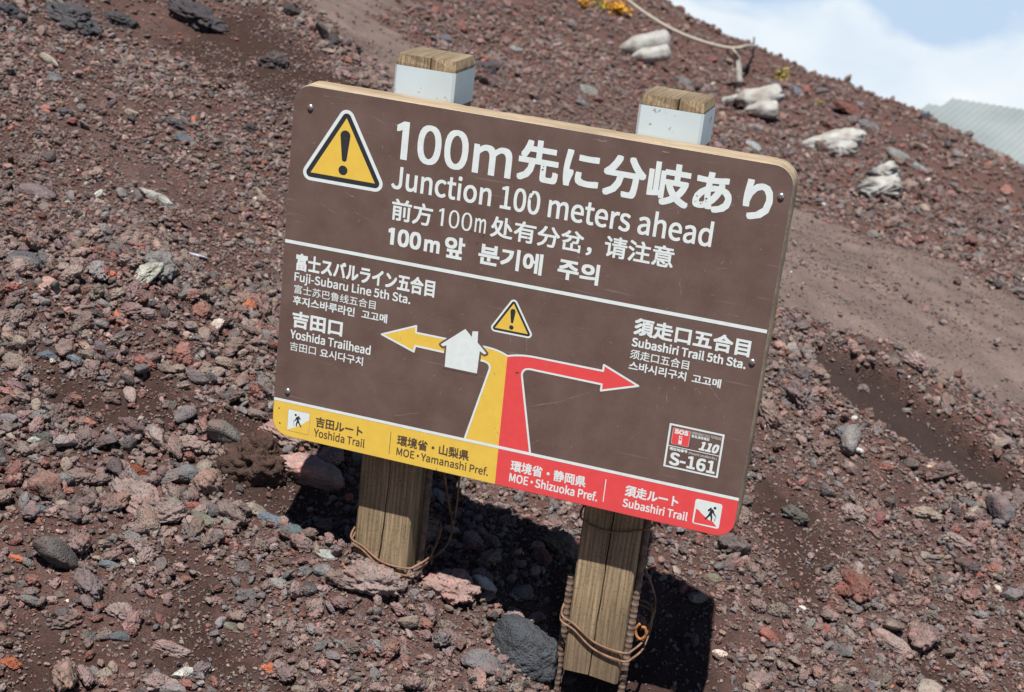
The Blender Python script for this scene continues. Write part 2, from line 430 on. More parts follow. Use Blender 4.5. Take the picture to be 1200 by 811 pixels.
PAL = {'mauve': (0.198, 0.148, 0.134), 'brown': (0.140, 0.101, 0.089), 'red': (0.195, 0.086, 0.070), 'grey': (0.146, 0.142, 0.141),
       'dark': (0.068, 0.064, 0.065), 'tan': (0.230, 0.185, 0.152), 'pale': (0.42, 0.40, 0.37), 'orange': (0.38, 0.125, 0.068), 'pink': (0.245, 0.162, 0.142)}
def palette(names, probs, n):
    k = RNG.choice(len(names), n, p=np.array(probs) / sum(probs))
    base = np.array([PAL[q] for q in names])[k]
    j = np.exp(RNG.normal(0, 0.17, (n, 1))) * np.exp(RNG.normal(0, 0.028, (n, 3)))
    mean = np.array([0.182, 0.128, 0.113])
    pale = np.isin(k, [names.index('pale'), names.index('orange')])[:, None]
    base = np.where(pale, base, base * 0.74 + mean * 0.26)          # dust of the slope on every stone
    return base * j * 1.07, k

# ------------------------------------------------------------------ scatter
NAMES = ['mauve', 'brown', 'red', 'grey', 'dark', 'tan', 'pale', 'orange', 'pink']
def scatter(dlo, dhi, dens, rmax, heap=False):
    half = R(33); area = half * (rmax ** 2 - 1.4 ** 2)
    n = int(area * dens)
    r = np.sqrt(RNG.uniform(1.4 ** 2, rmax ** 2, n)); a = R(-15.3) + RNG.uniform(-half, half, n)
    x = CAM_C[0] + r * np.sin(a); y = CAM_C[1] + r * np.cos(a)
    t, s, b = masks(x, y)
    cl = fbm(x * 2.3 + 40, y * 2.3, 3)
    keep = np.clip(1.0 + 1.5 * cl, 0.15, 1.6) * (1 - (0.965 if dlo > 0.01 else 0.86) * t) * (1 - (0.975 if dlo > 0.01 else 0.93) * s) * (1 - (0.92 if dlo > 0.01 else 0.55) * b)
    big = 1.0 if dlo > 0.03 else (0.6 if dlo > 0.015 else 0.0)
    keep = keep * (1 - big * 0.85 * sstep(-0.1, 0.1, sdist(x, y, FINE))) * (1 - big * 0.35 * sstep(-0.1, 0.1, sdist(x, y, RIGHT)))
    keep = keep * (1 - sstep(5.0, 6.2, r) * (0.45 * big + (0.25 if 0.015 < dlo <= 0.03 else 0.0)) * np.clip(1.0 - 1.2 * fbm(x * 0.9, y * 0.9 + 7, 2), 0.2, 1.6))
    if heap: keep = keep * sstep(-0.08, 0.08, sdist(x, y, HEAP)) * 1.3
    ok = RNG.uniform(0, 1.15, n) < keep
    x, y, r = x[ok], y[ok], r[ok]
    d = dlo * (dhi / dlo) ** (RNG.uniform(0, 1, len(x)) ** 1.3)
    d = np.where(t[ok] > 0.5, np.minimum(d, 0.05), d)
    return x, y, r, d
parts = [scatter(*q) for q in ((0.055, 0.10, 26, 15.5), (0.032, 0.055, 260, 15.5), (0.019, 0.032, 1400, 14.0), (0.0105, 0.019, 4200, 8.0), (0.0055, 0.0105, 11000, 6.4), (0.0032, 0.0055, 16000, 3.9), (0.045, 0.085, 75, 4.2, True), (0.028, 0.055, 520, 4.2, True), (0.014, 0.028, 1800, 4.2, True))]
GX, GY, GR, GD = [np.concatenate([p[i] for p in parts]) for i in range(4)]
GZ = ground_z(GX, GY)
_col_near, _kn = palette(NAMES, [42, 17, 8, 17, 5, 8, 0.4, 0.35, 11], len(GX))
_col_far, _kf = palette(NAMES, [36, 30, 14, 10, 6, 4, 0.4, 0.1, 3], len(GX))
farm = (GR + RNG.normal(0, 0.7, len(GX))) > 6.3
GC = np.where(farm[:, None], _col_far, _col_near); GK = np.where(farm, _kf, _kn)
GF = RNG.uniform(0.55, 1.0, (len(GX), 3)) ; GF[:, 0] = 1.0
GROT = np.stack([RNG.normal(0, 0.5, len(GX)), RNG.normal(0, 0.5, len(GX)), RNG.uniform(0, 6.283, len(GX))], -1)
def project(x, y, z):
    c = (np.stack([x, y, z], -1) - CAM_C) @ CAM_R
    return 600 + FPX * c[:, 0] / c[:, 2], 405.5 + FPX * c[:, 1] / c[:, 2], c[:, 2]

# ------------------------------------------------------------------ rocks: the ones big enough to count
PROTO = {k: [stone_mesh('rock', k, 100 + 17 * i + 1000 * j, 5) for i in range(n)] for j, (k, n) in enumerate((('scoria', 7), ('block', 5), ('cobble', 5), ('slab', 2)))}
for l in PROTO.values():
    for me in l: me.materials.append(M_STONE)
ROCKXY = []
def rock(loc, d, kind, col, rot, sc=(1, 1, 1), pick=None, name='rock'):
    l = PROTO[kind]; me = l[random.randrange(len(l)) if pick is None else pick % len(l)]
    o = bpy.data.objects.new(name, me); COL.objects.link(o)
    o.location = loc; o.rotation_euler = rot; o.scale = (d * sc[0], d * sc[1], d * sc[2])
    o.color = (*[min(0.7, 1.28 * q if max(col) < 0.3 else q) for q in col], 1)
    return o
J = lambda c, k=1.0: tuple(k * x for x in (PAL[c] if isinstance(c, str) else c))
BLUE = (0.105, 0.118, 0.132); TEAL = (0.088, 0.108, 0.108); OLIVE = (0.13, 0.125, 0.095)
# u, v, width in pixels, shape, colour, turn about the vertical, stretch, label
NAMED = [
 (620, 768, 76, 'cobble', (0.052, 0.056, 0.061), -0.55, (1.05, 1.15, 1.25), 'large dark grey rock lying by the foot of the right sign post'),
 (527, 686, 72, 'scoria', J('pink', 1.0), -0.2, (1, .8, .8), 'big pinkish lava rock lying just right of the left sign post'),
 (432, 676, 76, 'scoria', J('mauve'), 0.2, (1.1, .8, .65), 'mauve clinker rock heaped against the foot of the left sign post'),
 (302, 540, 84, 'scoria', (0.058, 0.036, 0.028), 0.7, (1, .9, 1.15), 'dark brown crusty lava lump beside the lower left corner of the sign'),
 (360, 545, 78, 'cobble', J('pink', 1.15), 0.5, (1.1, .8, .6), 'smooth pale pink boulder half in the shade under the yellow corner of the sign'),
 (338, 556, 30, 'scoria', (0.06, 0.048, 0.036), 0.2, (1, .9, 1), 'small dark crusty lump in front of the pale pink boulder'),
 (330, 505, 60, 'scoria', J('mauve', 1.1), 0.1, (1.1, .8, .7), 'mauve lava rock behind the dark brown crusty lump'),
 (222, 556, 42, 'block', (0.105, 0.105, 0.108), 0.4, (1, .9, .9), 'grey angular rock with a black shadow left of the sign'),
 (162, 583, 74, 'scoria', J('mauve', 1.0), -0.5, (1.1, .7, .75), 'widest mauve clinker rock on the slope left of the sign'),
 (198, 600, 50, 'scoria', J('mauve', 0.9), 0.9, (1, .8, .7), 'mauve clinker rock below the grey angular rock'),
 (158, 552, 40, 'scoria', J('orange', 0.35), 0.3, (1, .8, .6), 'rusty orange brown lava rock leaning on the widest mauve rock'),
 (52, 567, 36, 'cobble', (0.16, 0.10, 0.082), 0.1, (1, .95, .9), 'rounded pinkish brown rock near the left edge of the slope'),
 (92, 560, 44, 'scoria', J('brown', 1.1), 0.5, (1, .85, .8), 'brown clinker rock beside the rounded pinkish brown rock'),
 (28, 304, 42, 'block', (0.066, 0.067, 0.074), 0.3, (1, .9, .85), 'dark grey lava block at the left edge above a long pink stone'),
 (60, 331, 38, 'cobble', J('pink', 1.1), -0.6, (1, .5, .5), 'long pink stone below the dark grey lava block'),
 (319, 609, 33, 'cobble', BLUE, -0.1, (1, .8, .7), 'smooth blue grey stone left of the shadow of the sign'),
 (343, 624, 34, 'cobble', TEAL, -0.6, (1, .7, .7), 'green grey stone at the edge of the shadow of the sign'),
 (296, 596, 38, 'block', J('tan', .85), 0.2, (1, .8, .7), 'flat topped tan grey stone above the smooth blue grey stone'),
 (383, 648, 26, 'block', (0.33, 0.34, 0.31), 0.1, (1, .8, .7), 'whitish stone in front of the left sign post'),
 (380, 669, 29, 'cobble', (0.125, 0.13, 0.128), 0.4, (1, .85, .8), 'rounded grey stone below the whitish stone by the left post'),
 (357, 668, 22, 'block', (0.12, 0.125, 0.125), 0.9, (1, .8, .8), 'small grey stone left of the rounded grey stone'),
 (364, 690, 24, 'cobble', (0.06, 0.06, 0.062), 0.9, (1, .8, .7), 'small charcoal stone below the rounded grey stone'),
 (325, 683, 27, 'cobble', (0.15, 0.145, 0.14), 0.3, (1, .8, .8), 'light grey rounded stone left of the left post foot'),
 (129, 661, 25, 'cobble', BLUE, 0.2, (1, .85, .8), 'blue grey stone lying on the lower left slope'),
 (203, 590, 25, 'cobble', OLIVE, 0.2, (1, .8, .8), 'olive grey stone next to the mauve clinker rocks'),
 (228, 592, 24, 'cobble', J('red', 1.1), 0.5, (1, .8, .8), 'dull red stone right of the olive grey stone'),
 (239, 607, 34, 'block', OLIVE, -0.3, (1, .8, .7), 'ochre brown stone below the dull red stone'),
 (215, 791, 27, 'slab', (0.50, 0.49, 0.44), 1.3, (1.2, 1.2, 1.6), 'pale cream stone standing at the bottom edge of the photo'),
 (40, 698, 19, 'block', (0.52, 0.49, 0.41), -0.7, (1, .8, .8), 'cream white stone near the left edge of the photo'),
 (12, 776, 26, 'scoria', J('orange', .8), 0.2, (1, .7, .7), 'bright orange cinder in the lower left corner'),
 (20, 654, 22, 'slab', J('orange', 1.0), 0.1, (1, 1, 1), 'flat bright orange chip at the left edge'),
 (318, 783, 23, 'scoria', J('orange', .75), 0.1, (1, .8, .8), 'orange cinder lying low between the photo corner and the posts'),
 (141, 745, 24, 'block', (0.085, 0.088, 0.092), 0.5, (1, .9, .8), 'dark grey angular stone in the middle of three lower left'),
 (122, 744, 22, 'block', J('tan', .7), 1.3, (1, .7, 1), 'greenish tan stone leftmost beside two dark stones'),
 (105, 747, 24, 'block', (0.08, 0.078, 0.078), 0.9, (1, .9, .9), 'dark stone with a flat face beside a greenish tan stone'),
 (103, 687, 46, 'scoria', (0.12, 0.095, 0.092), -0.5, (1, .8, .8), 'grey mauve rock on the lower left slope'),
 (142, 716, 36, 'scoria', J('mauve'), 0.2, (1, .8, .8), 'mauve clinker right of the grey mauve rock'),
 (80, 725, 40, 'scoria', J('brown'), 0.8, (1, .8, .8), 'brown clinker below the grey mauve rock'),
 (124, 787, 30, 'block', J('tan', .95), 1.2, (1, .7, .7), 'tan stone standing near the bottom left'),
 (188, 802, 46, 'scoria', J('mauve', 1.0), 0.2, (1, .8, .8), 'mauve rock beside the pale cream stone at the bottom edge'),
 (236, 785, 34, 'scoria', (0.12, 0.095, 0.095), 1.2, (1, .8, .9), 'grey mauve rock right of the pale cream stone at the bottom edge'),
 (200, 757, 50, 'scoria', J('mauve', 0.9), 0.4, (1.1, .6, .6), 'long mauve clinker above the pale cream stone'),
 (270, 733, 22, 'cobble', OLIVE, 0.2, (1, .75, .7), 'olive stone on bare soil left of the posts'),
 (45, 597, 26, 'slab', TEAL, 0.9, (1, 1, 1.2), 'flat teal grey stone on the slope by the left edge'),
 (228, 627, 17, 'block', (0.08, 0.11, 0.125), 0.3, (1, .9, .9), 'small bright teal stone below the ochre brown stone'),
 (183, 231, 46, 'slab', (0.34, 0.33, 0.30), 0.05, (1, .55, .9), 'long whitish flat stone on the slope upper left of the sign'),
 (218, 163, 27, 'block', (0.085, 0.100, 0.112), -0.1, (1, .8, .8), 'blue grey block with a black shadow upper left of the sign'),
 (205, 143, 30, 'scoria', (0.07, 0.06, 0.064), -0.2, (1, .6, .6), 'dark clinker touching the top of the blue grey block'),
 (295, 150, 26, 'scoria', (0.06, 0.052, 0.052), 0.6, (1, .8, .8), 'dark clinker on the slope close to the top left corner of the sign'),
 (63, 89, 24, 'block', (0.11, 0.11, 0.12), -0.3, (1, .8, .7), 'grey stone on the slope near the top left of the photo'),
 (57, 69, 38, 'slab', (0.24, 0.215, 0.18), -0.5, (1, .5, .8), 'long pale stone above a grey stone near the top left'),
 (43, 226, 44, 'cobble', (0.135, 0.105, 0.105), -0.2, (1, .8, .65), 'mauve grey rounded rock by the left edge at mid slope'),
 (84, 16, 82, 'scoria', (0.058, 0.056, 0.060), -0.4, (1.1, .7, .6), 'dark grey lava outcrop rock at the top left edge'),
 (12, 15, 36, 'scoria', (0.05, 0.05, 0.055), 0.2, (1, .8, .8), 'dark lava rock in the top left corner'),
 (232, 16, 80, 'scoria', (0.052, 0.046, 0.050), -0.2, (1.1, .7, .55), 'dark lava rock on the berm at the top of the slope'),
 (140, 22, 46, 'scoria', (0.05, 0.047, 0.05), 0.5, (1, .7, .7), 'dark lava rock between two outcrop rocks at the top'),
 (342, 14, 26, 'scoria', (0.05, 0.042, 0.042), 0.3, (1, .7, .7), 'dark clinker on the crest of the berm beside the trail'),
 (385, 44, 34, 'scoria', (0.05, 0.042, 0.042), -0.4, (1.2, .7, .6), 'dark clinker in the middle of the berm crest by the trail'),
 (410, 54, 26, 'scoria', (0.05, 0.042, 0.042), 0.4, (1.2, .7, .6), 'dark clinker at the lower end of the berm crest by the trail'),
 (55, 128, 17, 'scoria', J('red', 1.5), 0.1, (1, .8, .8), 'brick red cinder on the upper left slope'),
 (76, 132, 20, 'scoria', (0.09, 0.075, 0.078), 0.9, (1, .8, .8), 'grey clinker right of the brick red cinder'),
 (154, 131, 16, 'cobble', (0.36, 0.28, 0.22), 0.1, (1, .6, .6), 'cream stone on the upper left slope'),
 (57, 417, 24, 'block', (0.08, 0.098, 0.112), 0.3, (1, .9, .9), 'blue grey stone above the bare brown soil'),
 (88, 420, 22, 'cobble', BLUE, -0.3, (1, .85, .8), 'grey blue stone right of the one above the bare soil'),
 (18, 424, 30, 'block', J('tan', .7), 0.8, (1, .8, 1), 'tan grey rock at the left edge above the bare soil'),
 (179, 351, 15, 'cobble', (0.48, 0.46, 0.38), 0.1, (1, .8, .8), 'creamy white pebble on the gravel left of the sign'),
 (229, 296, 24, 'slab', (0.44, 0.45, 0.52), 0.3, (1, 1.1, .35), 'thin lavender white flake standing on the gravel left of the sign'),
 (168, 426, 30, 'scoria', J('red', 0.95), 0.3, (1, .8, .8), 'dark red clinker above the bare brown soil'),
 (107, 295, 20, 'scoria', J('red', 1.4), 0.3, (1, .8, .8), 'red cinder on the gravel left of the sign'),
 (147, 294, 18, 'block', (0.10, 0.10, 0.105), 0.3, (1, .8, .8), 'small dark grey block right of the red cinder'),
 (197, 474, 18, 'block', (0.12, 0.10, 0.09), 0.5, (1, .9, .9), 'squarish grey brown stone on the bare brown soil'),
 (152, 461, 30, 'cobble', J('mauve', 1.1), -0.9, (1, .5, .5), 'long mauve stone lying on the bare brown soil'),
 (180, 508, 34, 'scoria', J('brown', 1.2), -0.9, (1, .8, .8), 'brown clinker at the lower edge of the bare brown soil'),
 (52, 516, 34, 'scoria', (0.07, 0.068, 0.06), -0.2, (1, .9, .9), 'charcoal clinker at mid height by the left edge'),
 (133, 514, 20, 'slab', BLUE, -0.4, (1, .8, 1.2), 'flat bluish stone below the bare brown soil'),
 (223, 520, 48, 'scoria', J('mauve', .95), 0.3, (1, .8, .7), 'mauve clinker rock below the bare soil left of the sign'),
 (845, 765, 22, 'block', (0.50, 0.47, 0.42), 0.6, (1, .75, .75), 'white stone just right of the shadow of the sign'),
 (982, 760, 29, 'cobble', (0.10, 0.098, 0.098), -0.3, (1, .8, .7), 'dark grey stone on the lower right slope'),
 (967, 735, 22, 'scoria', J('red', 1.0), -0.9, (1, .6, .7), 'reddish stone above the dark grey stone on the right'),
 (898, 741, 32, 'cobble', J('red', .85), 0.1, (1.1, .55, .6), 'dark red pair shaped stone on the lower right slope'),
 (1047, 750, 52, 'cobble', J('mauve', 1.15), -0.3, (1, .6, .5), 'wide pinkish tan flat rock on the lower right slope'),
 (890, 796, 34, 'cobble', J('brown', 1.3), 0.5, (1, .8, .7), 'brown rounded rock at the bottom edge right of the shadow'),
 (940, 712, 11, 'cobble', (0.6, 0.58, 0.5), 0.5, (1, .8, .8), 'tiny white pebble on dark soil right of the sign'),
 (1090, 547, 11, 'cobble', (0.55, 0.42, 0.3), 0.5, (1, .8, .8), 'tiny cream pebble below the bare bank on the right'),
 (1169, 688, 12, 'cobble', (0.5, 0.47, 0.38), -0.9, (1, .6, .6), 'tiny pale pebble near the right edge'),
 (993, 508, 34, 'scoria', (0.12, 0.118, 0.125), 0.2, (1, .8, .8), 'pale blue grey clinker rock below the bare bank'),
 (1140, 590, 30, 'block', (0.105, 0.108, 0.112), 0.1, (1, .7, .6), 'dark slate stone under the bare bank near the right edge'),
 (1004, 600, 34, 'scoria', J('mauve', 1.05), 0.1, (1, .7, .7), 'mauve rock right of the sign at the height of the red band'),
 (930, 602, 36, 'scoria', (0.075, 0.068, 0.06), -0.3, (1, .8, .7), 'dark clinker rock right of the red band of the sign'),
 (1084, 600, 40, 'scoria', J('tan', .85), 0.1, (1, .8, .6), 'pale tan clinker rock in the gravel right of the sign'),
 (1120, 630, 44, 'scoria', J('mauve', 1.0), -0.4, (1.1, .6, .6), 'mauve rock in the gravel near the right edge'),
 (855, 640, 52, 'scoria', (0.105, 0.085, 0.08), 0.8, (1.1, .8, .7), 'mauve grey rock beneath the red corner of the sign'),
 (835, 677, 20, 'cobble', OLIVE, 0.3, (1, .8, .8), 'olive pebble below the red corner of the sign'),
 (520, 45, 17, 'block', (0.10, 0.10, 0.115), 0.5, (1, .8, 1), 'grey stone on the hillside above the left post'),
 (570, 80, 28, 'scoria', (0.06, 0.055, 0.06), 0.2, (1, .8, .8), 'dark clinker just right of the left post top'),
 (688, 106, 24, 'block', (0.17, 0.18, 0.165), 0.4, (1, .8, .8), 'light grey stone on the hillside between the two post tops'),
 (606, 58, 18, 'block', (0.17, 0.175, 0.175), 0.2, (1, .8, .8), 'pale stone on the hillside above the left half of the sign'),
 (683, 121, 18, 'block', (0.11, 0.11, 0.115), 0.1, (1, .8, .7), 'grey stone just below the light grey stone behind the sign'),
 (800, 96, 22, 'block', (0.10, 0.115, 0.125), 0.2, (1, .8, .8), 'blue grey stone just above the right post top'),
 (882, 170, 24, 'cobble', (0.22, 0.235, 0.235), 0.0, (1, .6, .6), 'pale bluish stone above the top right corner of the sign'),
 (934, 107, 15, 'block', (0.14, 0.155, 0.18), 0.5, (1, .8, .9), 'blue grey stone with a black shadow on the far crest'),
 (1053, 181, 30, 'block', (0.18, 0.18, 0.17), -0.3, (1, .7, .7), 'light grey stone on the hillside below the hut'),
 (1077, 197, 22, 'slab', (0.20, 0.215, 0.21), -0.6, (1, .8, 1), 'flat pale stone right of the light grey one below the hut'),
 (1017, 146, 32, 'block', (0.10, 0.10, 0.105), -0.4, (1, .7, .6), 'slate grey stone on the hillside below the crest'),
 (1055, 264, 17, 'block', (0.085, 0.095, 0.105), 0.0, (1, .8, .7), 'blue slate stone at the upper edge of the trail'),
 (1083, 140, 22, 'block', (0.09, 0.10, 0.115), 1.2, (1, .8, 1.2), 'blue grey block standing on the crest left of the hut roof'),
 (995, 126, 38, 'scoria', (0.115, 0.055, 0.047), -0.5, (1.2, .7, .5), 'reddish lava rock mass on the crest'),
 (897, 382, 24, 'scoria', (0.07, 0.055, 0.055), -0.2, (1, .8, .8), 'dark clinker beside the right edge of the sign by the trail'),
 (940, 436, 34, 'scoria', (0.085, 0.07, 0.07), -0.4, (1.1, .7, .7), 'dark mauve clinker at the upper end of the bare bank'),
 (1012, 455, 15, 'cobble', (0.12, 0.10, 0.095), 0.3, (1, .8, .9), 'small grey stone in the middle of the bare bank'),
]
for i, (u, v, w, kind, col, turn, sc, lab) in enumerate(NAMED):
    p, k = hit(u, v + 0.16 * w)
    d = w * k / FPX * 1.06
    p = p + np.array([0, 0, 0.16 * d * sc[2]])
    tilt = -math.atan(0.22)
    o = rock(tuple(p), d, kind, col, (random.uniform(-.2, .2), 0.2 + random.uniform(-.15, .15), turn), sc, i)
    tag(o, lab, 'rock')
    ROCKXY.append((p[0], p[1], d))

# the rest of the 300 largest: loose stones taken from the scatter
CNAME = {'mauve': 'mauve', 'brown': 'brown', 'red': 'dark red', 'grey': 'grey', 'dark': 'charcoal', 'tan': 'tan', 'pale': 'whitish', 'orange': 'orange', 'pink': 'pinkish'}
pu, pv, pk = project(GX, GY, GZ)
size = GD * FPX / pk
SIGNPOLY = np.array([(345, 98), (934, 196), (857, 632), (319, 506)], float)
insign = sdist(pu, pv, SIGNPOLY) > 4
cand = (pu > 4) & (pu < 1196) & (pv > 4) & (pv < 807) & ~insign & (GR < 12.5)
for x, y, d in ROCKXY: cand &= np.hypot(GX - x, GY - y) > (0.62 * d + 0.5 * GD if d > 0.03 else 0.03)
order = np.argsort(-np.where(cand, size, 0))[:300 - len(NAMED)]
for j in order:
    cn = NAMES[GK[j]]; u, v = pu[j], pv[j]
    if u > 880 and v < 395 or (v < 200 and u > 440): area = 'on the hillside beyond the trail'
    elif u < 340 and v < 300: area = 'on the upper slope left of the sign'
    elif u < 340 and v < 540: area = 'on the gravel left of the sign'
    elif u < 420: area = 'on the lower left slope'
    elif u < 760: area = 'on the ground around the two posts'
    else: area = 'on the gravel slope right of the sign'
    kind = 'scoria' if cn in ('mauve', 'brown', 'red', 'orange', 'pink') else random.choice(('scoria', 'block', 'scoria'))
    o = rock((GX[j], GY[j], GZ[j] + 0.2 * GD[j]), GD[j], kind, tuple(GC[j] / 1.28), tuple(GROT[j]), tuple(GF[j]))
    tag(o, f'loose {CNAME[cn]} lava stone lying {area}', 'rock', f'{CNAME[cn]} stones {area}')
gone = np.zeros(len(GX), bool); gone[order] = True
for x, y, d in ROCKXY: gone |= np.hypot(GX - x, GY - y) < 0.36 * d - 0.2 * GD

# ------------------------------------------------------------------ gravel: everything smaller, beyond counting
def build_gravel():
    gp = []
    for j, (k, n, s) in enumerate((('scoria', 11, 4), ('block', 5, 4), ('cobble', 3, 4))):
        for i in range(n):
            me = stone_mesh('gravel_stone', k, 500 + 31 * i + 700 * j, s); me.materials.append(M_GRAVEL); gp.append(me)
    pc = bpy.data.collections.new('gravel_shapes')
    for i, me in enumerate(gp):
        o = bpy.data.objects.new('gravel_shape_%02d' % i, me); pc.objects.link(o)
    sel = ~gone
    x, y, z, d, c, kk = GX[sel], GY[sel], GZ[sel], GD[sel], GC[sel], GK[sel]
    n = len(x)
    me = bpy.data.meshes.new('gravel'); me.vertices.add(n)
    me.vertices.foreach_set('co', np.stack([x, y, z + d * (0.16 + 0.30 * RNG.uniform(0, 1, n) ** 2)], -1).astype(np.float32).ravel())
    angular = np.isin(kk, [3, 4, 5, 6])
    idx = np.where(angular, RNG.integers(11, 19, n), RNG.integers(0, 11, n))
    a = me.attributes.new('idx', 'INT', 'POINT'); a.data.foreach_set('value', idx.astype(np.int32))
    a = me.attributes.new('rot', 'FLOAT_VECTOR', 'POINT'); a.data.foreach_set('vector', GROT[sel].astype(np.float32).ravel())
    a = me.attributes.new('scl', 'FLOAT_VECTOR', 'POINT'); a.data.foreach_set('vector', (GF[sel] * d[:, None]).astype(np.float32).ravel())
    a = me.attributes.new('tint', 'FLOAT_COLOR', 'POINT'); a.data.foreach_set('color', np.concatenate([c, np.ones((n, 1))], 1).astype(np.float32).ravel())
    me.update()
    o = bpy.data.objects.new('gravel', me); COL.objects.link(o); me.materials.append(M_GRAVEL)
    tag(o, 'red brown and grey volcanic gravel covering the whole slope', 'gravel', kind='stuff')
    ng = bpy.data.node_groups.new('gravel_scatter', 'GeometryNodeTree')
    ng.interface.new_socket('Geometry', in_out='INPUT', socket_type='NodeSocketGeometry')
    ng.interface.new_socket('Geometry', in_out='OUTPUT', socket_type='NodeSocketGeometry')
    gi = ng.nodes.new('NodeGroupInput'); go = ng.nodes.new('NodeGroupOutput')
    ip = ng.nodes.new('GeometryNodeInstanceOnPoints'); ci = ng.nodes.new('GeometryNodeCollectionInfo')
    ci.inputs['Collection'].default_value = pc; ci.inputs['Separate Children'].default_value = True; ci.inputs['Reset Children'].default_value = True
    def na(nm, t):
        q = ng.nodes.new('GeometryNodeInputNamedAttribute'); q.data_type = t; q.inputs['Name'].default_value = nm
        return [s for s in q.outputs if s.enabled and s.name == 'Attribute'][0]
    e2r = ng.nodes.new('FunctionNodeEulerToRotation')
    ng.links.new(na('rot', 'FLOAT_VECTOR'), e2r.inputs[0])
    ng.links.new(gi.outputs[0], ip.inputs['Points']); ng.links.new(ci.outputs[0], ip.inputs['Instance'])
    ip.inputs['Pick Instance'].default_value = True
    ng.links.new(na('idx', 'INT'), ip.inputs['Instance Index']); ng.links.new(e2r.outputs[0], ip.inputs['Rotation'])
    ng.links.new(na('scl', 'FLOAT_VECTOR'), ip.inputs['Scale'])
    ng.links.new(ip.outputs[0], go.inputs[0])
    md = o.modifiers.new('scatter', 'NODES'); md.node_group = ng
    print('gravel stones', n)
    return o
gravel = build_gravel()

# ------------------------------------------------------------------ materials of the sign
def wood(name, c_dark, c_light, axis=2, scale=1.0, streak=0.5):
    mt, nt, b = newmat(name, 0.85, 0.2)
    g = N(nt, 'ShaderNodeNewGeometry'); mp_ = N(nt, 'ShaderNodeMapping')
    s = [70 * scale] * 3; s[axis] = 3.0 * scale; mp_.inputs['Scale'].default_value = s
    L(nt, g.outputs['Position'], mp_.inputs['Vector'])
    n1 = N(nt, 'ShaderNodeTexNoise', Scale=1.0, Detail=5.0, Roughness=0.6, Distortion=0.4); L(nt, mp_.outputs[0], n1.inputs['Vector'])
    mp2 = N(nt, 'ShaderNodeMapping'); s2 = [420 * scale] * 3; s2[axis] = 12 * scale; mp2.inputs['Scale'].default_value = s2
    L(nt, g.outputs['Position'], mp2.inputs['Vector'])
    n2 = N(nt, 'ShaderNodeTexNoise', Scale=1.0, Detail=3.0); L(nt, mp2.outputs[0], n2.inputs['Vector'])
    n3 = N(nt, 'ShaderNodeTexNoise', Scale=9.0, Detail=4.0); L(nt, g.outputs['Position'], n3.inputs['Vector'])
    c = mixc(nt, ramp(nt, n1.outputs['Fac'], [(0.20, 0.0), (0.72, 1.0)]), c_dark, c_light)
    c = mixc(nt, 1.0, c, ramp(nt, n2.outputs['Fac'], [(0.35, 1 - streak * .6), (0.6, 1.1)]), 'MULTIPLY')
    c = mixc(nt, 1.0, c, ramp(nt, n3.outputs['Fac'], [(0.3, 0.75), (0.65, 1.1)]), 'MULTIPLY')
    L(nt, c, b.inputs['Base Color'])
    h = N(nt, 'ShaderNodeMath'); h.operation = 'ADD'; L(nt, n1.outputs['Fac'], h.inputs[0]); L(nt, n2.outputs['Fac'], h.inputs[1])
    bump(nt, b, h.outputs[0], 0.6, 0.002)
    return mt
M_POST = wood('weathered_post_wood', (0.250, 0.172, 0.098), (0.430, 0.322, 0.198), streak=0.5)
def weather(mt):
    nt = mt.node_tree; b = nt.nodes['Principled BSDF']; src = b.inputs['Base Color'].links[0].from_socket
    g = N(nt, 'ShaderNodeNewGeometry'); sp = N(nt, 'ShaderNodeSeparateXYZ'); L(nt, g.outputs['Position'], sp.inputs[0])
    n = N(nt, 'ShaderNodeTexNoise', Scale=260.0, Detail=3.0, Roughness=0.7); L(nt, g.outputs['Position'], n.inputs['Vector'])
    c = mixc(nt, 1.0, src, ramp(nt, n.outputs['Fac'], [(0.30, 0.55), (0.46, 1.0), (0.62, 1.0), (0.75, 1.25)]), 'MULTIPLY')
    # growth rings cut lengthwise: long wavering dark lines
    w = N(nt, 'ShaderNodeTexWave', Scale=17.0, Distortion=6.0, Detail=2.0); w.bands_direction = 'X'
    mp_ = N(nt, 'ShaderNodeMapping'); mp_.inputs['Scale'].default_value = (2.4, 2.4, 0.28); L(nt, g.outputs['Position'], mp_.inputs['Vector']); L(nt, mp_.outputs[0], w.inputs['Vector'])
    c = mixc(nt, 1.0, c, ramp(nt, w.outputs['Fac'], [(0.0, 0.74), (0.35, 1.0), (1.0, 1.06)]), 'MULTIPLY')
    n2 = N(nt, 'ShaderNodeTexNoise', Scale=30.0, Detail=5.0); L(nt, g.outputs['Position'], n2.inputs['Vector'])
    a = N(nt, 'ShaderNodeMath'); a.operation = 'MULTIPLY_ADD'; a.inputs[1].default_value = 0.12; L(nt, n2.outputs['Fac'], a.inputs[0]); L(nt, sp.outputs['Z'], a.inputs[2])
    L(nt, mixc(nt, ramp(nt, a.outputs[0], [(0.09, 0.55), (0.24, 0.0)]), c, (0.13, 0.085, 0.06)), b.inputs['Base Color'])
weather(M_POST)
M_TOP = wood('grey_worn_end_grain', (0.16, 0.115, 0.07), (0.34, 0.26, 0.17), 1, 0.8)
M_BOARD = wood('board_wood', (0.29, 0.21, 0.13), (0.46, 0.36, 0.245), 0)
M_CRACK = plain('crack_wood', (0.03, 0.02, 0.012), 0.95, 0.1)
M_TAPE = plain('white_tape', (0.60, 0.67, 0.70), 0.45, 0.4, 0.05, 60)
